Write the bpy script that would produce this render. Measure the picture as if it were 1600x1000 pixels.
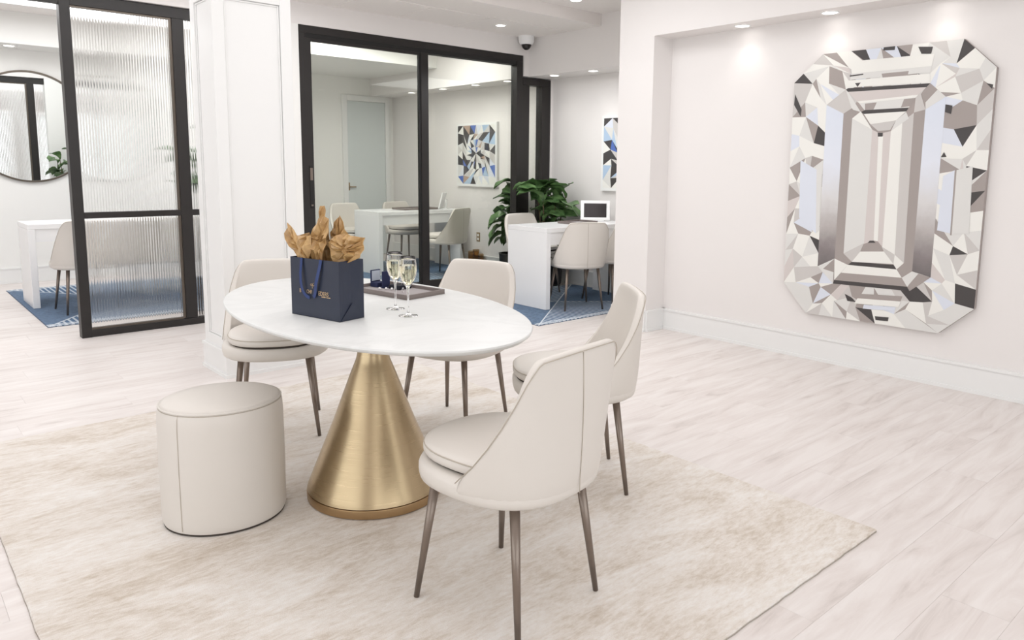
import bpy, bmesh, math, random
from mathutils import Vector, Matrix
for o in list(bpy.data.objects): bpy.data.objects.remove(o)
PI = math.pi
C = bpy.context.scene.collection
SC = bpy.context.scene

# ---------------------------------------------------------------- camera
yaw, pit, rol = 0.727005, 0.13619, 0.010238
Fw = Vector((math.sin(yaw)*math.cos(pit), math.cos(yaw)*math.cos(pit), -math.sin(pit)))
Rt = Vector((math.cos(yaw), -math.sin(yaw), 0)); Up = Rt.cross(Fw)
R2 = Rt*math.cos(rol)+Up*math.sin(rol); U2 = -Rt*math.sin(rol)+Up*math.cos(rol)
cd = bpy.data.cameras.new('camera'); cam = bpy.data.objects.new('camera', cd); C.objects.link(cam)
M = Matrix((R2, U2, -Fw)).transposed().to_4x4(); M.translation = Vector((0, 0, 1.31)); cam.matrix_world = M
cd.sensor_fit = 'HORIZONTAL'; cd.sensor_width = 36; cd.lens = 1164.08*36/1600
cd.shift_x = (800-820.05)/1600; cd.shift_y = (419.93-500)/1600; cd.clip_start = .05
SC.camera = cam

# ---------------------------------------------------------------- light and exposure
w = bpy.data.worlds.new('world'); SC.world = w; w.use_nodes = True
w.node_tree.nodes['Background'].inputs[0].default_value = (.96, .98, 1, 1)
w.node_tree.nodes['Background'].inputs[1].default_value = 1.0
SC.view_settings.view_transform = 'Standard'; SC.view_settings.look = 'None'
SC.view_settings.exposure = 0.0; SC.view_settings.gamma = 1; SC.view_settings.use_curve_mapping = False
def area(loc, rot, sx, sy, watts, col=(1, 1, 1)):
    d = bpy.data.lights.new('area_light', 'AREA'); d.shape = 'RECTANGLE'; d.size = sx; d.size_y = sy
    d.energy = watts; d.color = col
    o = bpy.data.objects.new('area_light', d); o.location = loc; o.rotation_euler = rot; C.objects.link(o); return o
area((1.0, -2.4, 1.35), (PI/2, 0, 0), 5.6, 2.3, 50, (.96, .98, 1))          # daylight through the shop windows behind the camera
area((-3.4, 2.0, 1.4), (PI/2, 0, -PI/2), 6.5, 2.3, 56, (.95, .975, 1))      # daylight through the windows on the left
area((1.6, 2.4, 2.77), (0, 0, 0), 4.6, 4.0, 47, (.98, .985, 1))             # added wide fill in place of the showroom's many downlights
area((3.5, 3.7, 2.77), (0, 0, 0), .9, .9, 13, (.97, .985, 1))  # added fill out of view, brightens the header over the bay
area((1.2, 5.4, 2.66), (0, 0, 0), 3.5, .9, 26, (.98, .985, 1))  # added fill for the header and the floor by the glass, no fitting here
area((5.0, 5.2, 2.25), (0, 0, 0), .8, 1.2, 13, (.97, .985, 1))  # unseen lamp added to brighten the desk bay
area((1.0, 7.6, 2.74), (0, 0, 0), 3.0, 2.2, 46, (.98, .99, 1))              # left office ceiling light
area((4.1, 7.15, 2.74), (0, 0, 0), 2.2, .9, 56, (.97, .985, 1))             # right office ceiling light

# ---------------------------------------------------------------- materials
def mat(name, col, rough=.5, metal=0, spec=.5, build=None, **kw):
    m = bpy.data.materials.new(name); m.use_nodes = True; nt = m.node_tree; b = nt.nodes['Principled BSDF']
    b.inputs['Base Color'].default_value = (*col, 1); b.inputs['Roughness'].default_value = rough
    b.inputs['Metallic'].default_value = metal; b.inputs['Specular IOR Level'].default_value = spec
    for k, v in kw.items(): b.inputs[k].default_value = v
    if build: build(nt, b)
    return m
def sr(r, g, b): return tuple(((c/255)/12.92 if c/255 <= .04045 else ((c/255+.055)/1.055)**2.4) for c in (r, g, b))
def nd(nt, t, **kw):
    n = nt.nodes.new(t)
    for k, v in kw.items():
        if k in n.inputs: n.inputs[k].default_value = v
        else: setattr(n, k, v)
    return n
def noise(nt, scale=(1, 1, 1), sc=5, det=4, rough=.5, coord='Object', dist=0):
    tc = nd(nt, 'ShaderNodeTexCoord'); mp = nd(nt, 'ShaderNodeMapping'); mp.inputs['Scale'].default_value = scale
    n = nd(nt, 'ShaderNodeTexNoise'); n.inputs['Scale'].default_value = sc; n.inputs['Detail'].default_value = det
    n.inputs['Roughness'].default_value = rough; n.inputs['Distortion'].default_value = dist
    nt.links.new(tc.outputs[coord], mp.inputs[0]); nt.links.new(mp.outputs[0], n.inputs['Vector']); return n
def ramp(nt, src, stops):
    r = nd(nt, 'ShaderNodeValToRGB'); e = r.color_ramp.elements
    while len(e) < len(stops): e.new(.5)
    for i, (p, c) in enumerate(stops): e[i].position = p; e[i].color = (*c, 1)
    nt.links.new(src, r.inputs[0]); return r
def bump(nt, b, src, s=.2, d=.01):
    n = nd(nt, 'ShaderNodeBump'); n.inputs['Strength'].default_value = s; n.inputs['Distance'].default_value = d
    nt.links.new(src, n.inputs['Height']); nt.links.new(n.outputs[0], b.inputs['Normal'])
def fine(s, sc, d=.002):
    def f(nt, b): bump(nt, b, noise(nt, sc=sc, det=3).outputs[0], s, d)
    return f
M_wall = mat('wall_paint', sr(236, 232, 230), .6, build=fine(.15, 180))
M_wallw = mat('white_wall_paint', sr(242, 241, 238), .6, build=fine(.15, 180))
M_ceil = mat('ceiling_paint', sr(242, 237, 234), .8, build=fine(.15, 150))
M_trim = mat('trim_paint', sr(239, 239, 238), .35, build=fine(.05, 60))
M_black = mat('black_metal', sr(32, 28, 27), .42, build=fine(.05, 90))
M_chan = mat('dark_gasket', sr(18, 17, 17), .6)
def f_plank(nt, b):
    oi = nd(nt, 'ShaderNodeObjectInfo'); tc = nd(nt, 'ShaderNodeTexCoord')
    ad = nd(nt, 'ShaderNodeVectorMath', operation='ADD'); cb = nd(nt, 'ShaderNodeCombineXYZ')
    mu = nd(nt, 'ShaderNodeMath', operation='MULTIPLY'); mu.inputs[1].default_value = 37
    nt.links.new(oi.outputs['Random'], mu.inputs[0]); nt.links.new(mu.outputs[0], cb.inputs[0]); nt.links.new(mu.outputs[0], cb.inputs[1])
    nt.links.new(tc.outputs['Object'], ad.inputs[0]); nt.links.new(cb.outputs[0], ad.inputs[1])
    mp = nd(nt, 'ShaderNodeMapping'); mp.inputs['Scale'].default_value = (1.2, 9, 1); nt.links.new(ad.outputs[0], mp.inputs[0])
    n1 = nd(nt, 'ShaderNodeTexNoise'); n1.inputs['Scale'].default_value = 1.6; n1.inputs['Detail'].default_value = 6; n1.inputs['Roughness'].default_value = .62; n1.inputs['Distortion'].default_value = .8
    nt.links.new(mp.outputs[0], n1.inputs['Vector'])
    r = ramp(nt, n1.outputs[0], [(.30, sr(200, 190, 185)), (.42, sr(220, 211, 207)), (.62, sr(232, 226, 223))])
    mx = nd(nt, 'ShaderNodeMix', data_type='RGBA'); mx.inputs[0].default_value = .22
    r2 = ramp(nt, oi.outputs['Random'], [(0, sr(224, 217, 213)), (.5, sr(230, 224, 221)), (1, sr(236, 231, 228))])
    nt.links.new(r.outputs[0], mx.inputs[6]); nt.links.new(r2.outputs[0], mx.inputs[7]); nt.links.new(mx.outputs[2], b.inputs['Base Color'])
    bump(nt, b, n1.outputs[0], .12, .002)
M_plank = mat('pale_oak_plank', sr(228, 220, 216), .42, build=f_plank)
M_sub = mat('plank_joint', sr(226, 219, 215), .7)
def f_rug(nt, b):
    n1 = noise(nt, (.8, 2.2, 1), 2.3, 8, .72, dist=.7)
    n2 = noise(nt, (1.8, 6, 1), 11, 8, .8, dist=.3)
    a = nd(nt, 'ShaderNodeMath', operation='MULTIPLY'); a.inputs[1].default_value = .55
    c = nd(nt, 'ShaderNodeMath', operation='MULTIPLY_ADD'); c.inputs[1].default_value = .45
    nt.links.new(n1.outputs[0], a.inputs[0]); nt.links.new(n2.outputs[0], c.inputs[0]); nt.links.new(a.outputs[0], c.inputs[2])
    r = ramp(nt, c.outputs[0], [(.35, sr(192, 176, 159)), (.43, sr(210, 199, 187)), (.5, sr(225, 217, 209)), (.57, sr(233, 228, 223)), (.68, sr(241, 239, 236))])
    nt.links.new(r.outputs[0], b.inputs['Base Color'])
    n3 = noise(nt, (1, 1, 1), 260, 2, .6); bump(nt, b, n3.outputs[0], .5, .004)
M_rug = mat('silky_beige_pile', sr(220, 210, 198), .75, build=f_rug)
M_lea = mat('cream_leather', sr(220, 214, 207), .42, build=fine(.12, 340, .0015))
M_seam = mat('leather_seam', sr(186, 176, 163), .6)
M_gapd = mat('gap_shade_and_base_brown', sr(60, 52, 46), .8)  # brown of the stool base and pad slot; imitates shade in chair gaps
def f_brass(nt, b):
    n = noise(nt, (1, 1, 90), 5, 3, .6); r = ramp(nt, n.outputs[0], [(.3, (.26, .26, .26)), (.7, (.38, .38, .38))])
    nt.links.new(r.outputs[0], b.inputs['Roughness']); bump(nt, b, n.outputs[0], .06, .001)
M_brass = mat('brushed_brass', sr(184, 164, 132), .26, 1, build=f_brass)
M_brass2 = mat('brass_foot_band', sr(176, 148, 112), .35, 1)
M_leg = mat('bronze_grey_metal', sr(134, 122, 113), .32, .75)
def f_marble(nt, b):
    n = noise(nt, (1, 1, 1), 2.2, 8, .6, dist=1.2)
    r = ramp(nt, n.outputs[0], [(.42, sr(225, 226, 225)), (.5, sr(219, 220, 219)), (.58, sr(225, 226, 225))])
    nt.links.new(r.outputs[0], b.inputs['Base Color'])
M_marble = mat('white_marble', sr(240, 239, 236), .38, build=f_marble)
M_desk = mat('white_lacquer', sr(244, 244, 245), .25)
M_navy = mat('navy_card', sr(38, 45, 63), .38, build=fine(.05, 200))
M_navyi = mat('navy_card_inside', sr(28, 32, 46), .6)
M_gold = mat('gold_foil', sr(214, 186, 148), .35, .6)
M_ribbon = mat('blue_satin', sr(30, 54, 108), .35)
def f_kraft(nt, b):
    n = noise(nt, (1, 1, 1), 22, 5, .7); r = ramp(nt, n.outputs[0], [(.3, sr(160, 122, 78)), (.65, sr(202, 166, 114))]); nt.links.new(r.outputs[0], b.inputs['Base Color'])
    bump(nt, b, n.outputs[0], .2, .003)
M_kraft = mat('tan_tissue_paper', sr(196, 154, 102), .3, build=f_kraft)
M_tray = mat('taupe_leather', sr(126, 116, 112), .5, build=fine(.2, 300))
M_trayi = mat('grey_suede', sr(158, 152, 152), .9)
M_velvet = mat('black_velvet', sr(26, 28, 40), .9)
M_navyv = mat('navy_velvet', sr(28, 36, 72), .8)
M_silver = mat('silver', sr(225, 225, 228), .12, 1)
M_stone = mat('clear_stone', (.95, .96, 1), .02, 0, **{'Transmission Weight': .6, 'IOR': 2.2})
def glassy(name, col, refl=.08, rough=0):
    m = bpy.data.materials.new(name); m.use_nodes = True; nt = m.node_tree; nt.nodes.clear()
    o = nt.nodes.new('ShaderNodeOutputMaterial'); t = nt.nodes.new('ShaderNodeBsdfTransparent'); t.inputs[0].default_value = (*col, 1)
    g = nt.nodes.new('ShaderNodeBsdfGlossy'); g.inputs['Roughness'].default_value = rough
    f = nt.nodes.new('ShaderNodeFresnel'); f.inputs[0].default_value = 1.45
    mu = nt.nodes.new('ShaderNodeMath'); mu.operation = 'MULTIPLY'; mu.inputs[1].default_value = refl/.04*.5
    x = nt.nodes.new('ShaderNodeMixShader'); nt.links.new(f.outputs[0], mu.inputs[0]); nt.links.new(mu.outputs[0], x.inputs[0])
    nt.links.new(t.outputs[0], x.inputs[1]); nt.links.new(g.outputs[0], x.inputs[2]); nt.links.new(x.outputs[0], o.inputs[0]); return m
M_pane = glassy('tinted_glass', (.86, .865, .83), .05)
def refr(name, col, ior=1.45, rough=0):
    m = bpy.data.materials.new(name); m.use_nodes = True; b = m.node_tree.nodes['Principled BSDF']
    b.inputs['Base Color'].default_value = (*col, 1); b.inputs['Roughness'].default_value = rough
    b.inputs['Transmission Weight'].default_value = 1; b.inputs['IOR'].default_value = ior; return m
M_reed = refr('reeded_glass', (.99, .99, .985), 1.4, .07)
M_flute = refr('crystal', (1, 1, 1), 1.36)
M_wine = refr('pale_sparkling_wine', sr(250, 246, 222), 1.33)
M_foam = mat('bubble_foam', sr(246, 240, 215), .4)
M_mirror = mat('mirror_silver', (.86, .88, .88), .01, 1)
M_mframe = mat('mirror_frame_metal', sr(104, 96, 88), .35, .8)
M_screen = mat('dark_screen', sr(44, 38, 40), .12)
M_wplast = mat('white_plastic', sr(245, 245, 245), .35)
M_dome = mat('smoked_dome', sr(30, 28, 28), .08)
def emit(name, col, s):
    m = bpy.data.materials.new(name); m.use_nodes = True; b = m.node_tree.nodes['Principled BSDF']
    b.inputs['Emission Color'].default_value = (*col, 1); b.inputs['Emission Strength'].default_value = s; return m
M_lamp = emit('lit_lens', (1, .97, .93), 6)
def f_leaf(nt, b):
    n = noise(nt, (1, 1, 1), 14, 3, .5); r = ramp(nt, n.outputs[0], [(.35, sr(62, 92, 54)), (.7, sr(112, 146, 92))]); nt.links.new(r.outputs[0], b.inputs['Base Color'])
M_leaf = mat('fig_leaf_green', sr(58, 88, 46), .35, build=f_leaf)
M_stem = mat('fig_bark', sr(88, 74, 56), .8)
M_pot = mat('black_ceramic', sr(28, 26, 26), .4)
M_soil = mat('soil', sr(52, 40, 30), .95)
M_door = mat('door_paint', sr(216, 222, 222), .5, build=fine(.05, 60))
M_beige = mat('beige_plate', sr(150, 128, 96), .4)
M_amber = refr('amber_glass', sr(206, 170, 110), 1.4, .05)
PAL = [mat('paint_white', sr(238, 237, 232), .5), mat('paint_light_grey', sr(222, 221, 218), .5), mat('paint_mid_grey', sr(204, 200, 197), .5),
       mat('paint_taupe', sr(164, 155, 151), .5), mat('paint_charcoal', sr(70, 66, 66), .5), mat('paint_ice_blue', sr(220, 225, 236), .5),
       mat('paint_rose_grey', sr(212, 204, 201), .5)]
def f_grad(nt, b):
    g = nd(nt, 'ShaderNodeNewGeometry'); s = nd(nt, 'ShaderNodeSeparateXYZ'); nt.links.new(g.outputs['Position'], s.inputs[0])
    mr = nd(nt, 'ShaderNodeMapRange'); mr.inputs[1].default_value = .62; mr.inputs[2].default_value = 1.75; nt.links.new(s.outputs[2], mr.inputs[0])
    n = noise(nt, (1, 1, 1), 9, 4, .6, 'Object'); a = nd(nt, 'ShaderNodeMath', operation='MULTIPLY_ADD'); a.inputs[1].default_value = .14
    nt.links.new(n.outputs[0], a.inputs[0]); nt.links.new(mr.outputs[0], a.inputs[2])
    r = ramp(nt, a.outputs[0], [(.06, sr(96, 92, 92)), (.22, sr(138, 130, 130)), (.36, sr(184, 178, 176)), (.5, sr(216, 214, 214)), (.72, sr(226, 230, 240)), (1, sr(220, 226, 238))])
    nt.links.new(r.outputs[0], b.inputs['Base Color'])
PAL.append(mat('paint_grey_wash', sr(190, 188, 188), .5, build=f_grad))
PAL += [mat('paint_blue', sr(84, 112, 184), .5), mat('paint_tan', sr(178, 154, 136), .5), mat('paint_pale_blue', sr(176, 198, 222), .5), mat('paint_black_grey', sr(66, 64, 66), .5)]
def blue_rug(name, ax, ay, bx, by):
    """nested triangles of stripes on a blue pile: two diagonals part the rug"""
    def f(nt, b):
        g = nd(nt, 'ShaderNodeNewGeometry'); s = nd(nt, 'ShaderNodeSeparateXYZ'); nt.links.new(g.outputs['Position'], s.inputs[0])
        def m(op, a, c=None, d=None):
            n = nd(nt, 'ShaderNodeMath', operation=op)
            for i, v in enumerate((a, c, d)):
                if v is None: continue
                if isinstance(v, (int, float)): n.inputs[i].default_value = v
                else: nt.links.new(v, n.inputs[i])
            return n.outputs[0]
        u = m('SUBTRACT', m('DIVIDE', m('SUBTRACT', s.outputs[0], ax), bx-ax), .5)
        v = m('SUBTRACT', m('DIVIDE', m('SUBTRACT', s.outputs[1], ay), by-ay), .5)
        d = m('SUBTRACT', m('ABSOLUTE', v), m('ABSOLUTE', u))
        front = m('GREATER_THAN', d, 0.0)
        line = m('LESS_THAN', m('ABSOLUTE', d), .006)
        st1 = m('GREATER_THAN', m('SINE', m('MULTIPLY', s.outputs[0], 2*PI/.046)), .35)
        st2 = m('GREATER_THAN', m('SINE', m('MULTIPLY', s.outputs[1], 2*PI/.022)), .6)
        edge = m('GREATER_THAN', m('ABSOLUTE', v), .455)
        se = m('GREATER_THAN', m('SINE', m('MULTIPLY', m('ADD', s.outputs[0], s.outputs[1]), 2*PI/.05)), .1)
        k = m('MULTIPLY', m('MULTIPLY', front, st1), .62)
        k = m('ADD', k, m('MULTIPLY', m('MULTIPLY', m('SUBTRACT', 1.0, front), st2), .22))
        k = m('MAXIMUM', k, m('MULTIPLY', edge, se)); k = m('MAXIMUM', k, m('MULTIPLY', line, .8))
        n = noise(nt, (1, 1, 1), 30, 4, .6); r = ramp(nt, n.outputs[0], [(.3, sr(58, 84, 114)), (.7, sr(88, 116, 148))])
        x = nd(nt, 'ShaderNodeMix', data_type='RGBA'); nt.links.new(k, x.inputs[0]); nt.links.new(r.outputs[0], x.inputs[6])
        x.inputs[7].default_value = (*sr(222, 228, 234), 1); nt.links.new(x.outputs[2], b.inputs['Base Color'])
        n3 = noise(nt, (1, 1, 1), 300, 2, .6); bump(nt, b, n3.outputs[0], .4, .003)
    return mat(name, sr(90, 120, 155), .85, build=f)

# ---------------------------------------------------------------- helpers
class MB:
    def __init__(s): s.v = []; s.f = []; s.mi = []
    def add(s, vs, fs, mi=0):
        b = len(s.v); s.v += [tuple(v) for v in vs]; s.f += [tuple(b+i for i in f) for f in fs]; s.mi += [mi]*len(fs); return s
    def box(s, x0, x1, y0, y1, z0, z1, mi=0):
        return s.add([(x0, y0, z0), (x1, y0, z0), (x1, y1, z0), (x0, y1, z0), (x0, y0, z1), (x1, y0, z1), (x1, y1, z1), (x0, y1, z1)],
                     [(0, 3, 2, 1), (4, 5, 6, 7), (0, 1, 5, 4), (1, 2, 6, 5), (2, 3, 7, 6), (3, 0, 4, 7)], mi)
    def loft(s, rings, close=True, cap0=True, cap1=True, mi=0):
        n = len(rings[0]); vs = [p for r in rings for p in r]; fs = []
        for i in range(len(rings)-1):
            for k in range(n if close else n-1):
                a, b2 = i*n+k, i*n+(k+1) % n; fs.append((a, b2, b2+n, a+n))
        if cap0: fs.append(tuple(reversed(range(n))))
        if cap1: fs.append(tuple(range((len(rings)-1)*n, len(rings)*n)))
        return s.add(vs, fs, mi)
    def lathe(s, prof, n=32, c=(0, 0), sx=1, sy=1, mi=0, cap0=True, cap1=True):
        return s.loft([[(c[0]+r*sx*math.cos(2*PI*k/n), c[1]+r*sy*math.sin(2*PI*k/n), z) for k in range(n)] for r, z in prof], True, cap0, cap1, mi)
    def tube(s, pts, r, n=8, closed=False, mi=0):
        pts = [Vector(p) for p in pts]; rr = r if isinstance(r, (list, tuple)) else [r]*len(pts); rings = []; N = len(pts)
        for i, p in enumerate(pts):
            if closed: t = (pts[(i+1) % N]-pts[i-1]).normalized()
            else: t = (pts[min(i+1, N-1)]-pts[max(i-1, 0)]).normalized()
            a = t.cross(Vector((0, 0, 1))) if abs(t.z) < .95 else t.cross(Vector((1, 0, 0)))
            a.normalize(); b2 = t.cross(a); rings.append([tuple(p+(a*math.cos(2*PI*k/n)+b2*math.sin(2*PI*k/n))*rr[i]) for k in range(n)])
        if closed: rings.append(rings[0])
        return s.loft(rings, True, not closed, not closed, mi)
    def build(s, name, mats, parent=None, smooth=False, bevel=0, seg=2, sub=0, auto=False):
        me = bpy.data.meshes.new(name); me.from_pydata(s.v, [], s.f)
        mats = mats if isinstance(mats, (list, tuple)) else [mats]
        for m in mats: me.materials.append(m)
        me.polygons.foreach_set('material_index', s.mi)
        if smooth: me.polygons.foreach_set('use_smooth', [True]*len(me.polygons))
        bm = bmesh.new(); bm.from_mesh(me); bmesh.ops.recalc_face_normals(bm, faces=bm.faces)
        if bevel: bmesh.ops.bevel(bm, geom=list(bm.edges), offset=bevel, segments=seg, profile=.5, affect='EDGES', clamp_overlap=True)
        bm.to_mesh(me); bm.free(); me.update()
        if auto: me.set_sharp_from_angle(angle=math.radians(35))
        o = bpy.data.objects.new(name, me); C.objects.link(o)
        if parent: o.parent = parent
        if sub:
            md = o.modifiers.new('sub', 'SUBSURF'); md.levels = sub; md.render_levels = sub
        return o
def tag(o, label=None, cat=None, group=None, kind=None):
    if label: o['label'] = label
    if cat: o['category'] = cat
    if group: o['group'] = group
    if kind: o['kind'] = kind
    return o
def empty(name, loc=(0, 0, 0), rz=0):
    o = bpy.data.objects.new(name, None); o.location = loc; o.rotation_euler = (0, 0, rz); o.empty_display_size = .1; C.objects.link(o); return o
def thing(name, label, cat, loc=(0, 0, 0), rz=0, group=None): return tag(empty(name, loc, rz), label, cat, group)
def copy_tree(o, parent=None):
    c = o.copy(); C.objects.link(c); c.parent = parent
    for ch in list(o.children): copy_tree(ch, c)
    return c
def box(name, b, m, parent=None, bevel=0): return MB().box(*b).build(name, m, parent, bevel=bevel)
def S(name, b, m=None, bevel=0): return tag(box(name, b, m or M_wall, bevel=bevel), kind='structure')
def sell(t, a, b, n):
    c, s_ = math.cos(t), math.sin(t); return (a*math.copysign(abs(c)**(2/n), c), b*math.copysign(abs(s_)**(2/n), s_))
NEXP=70
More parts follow.
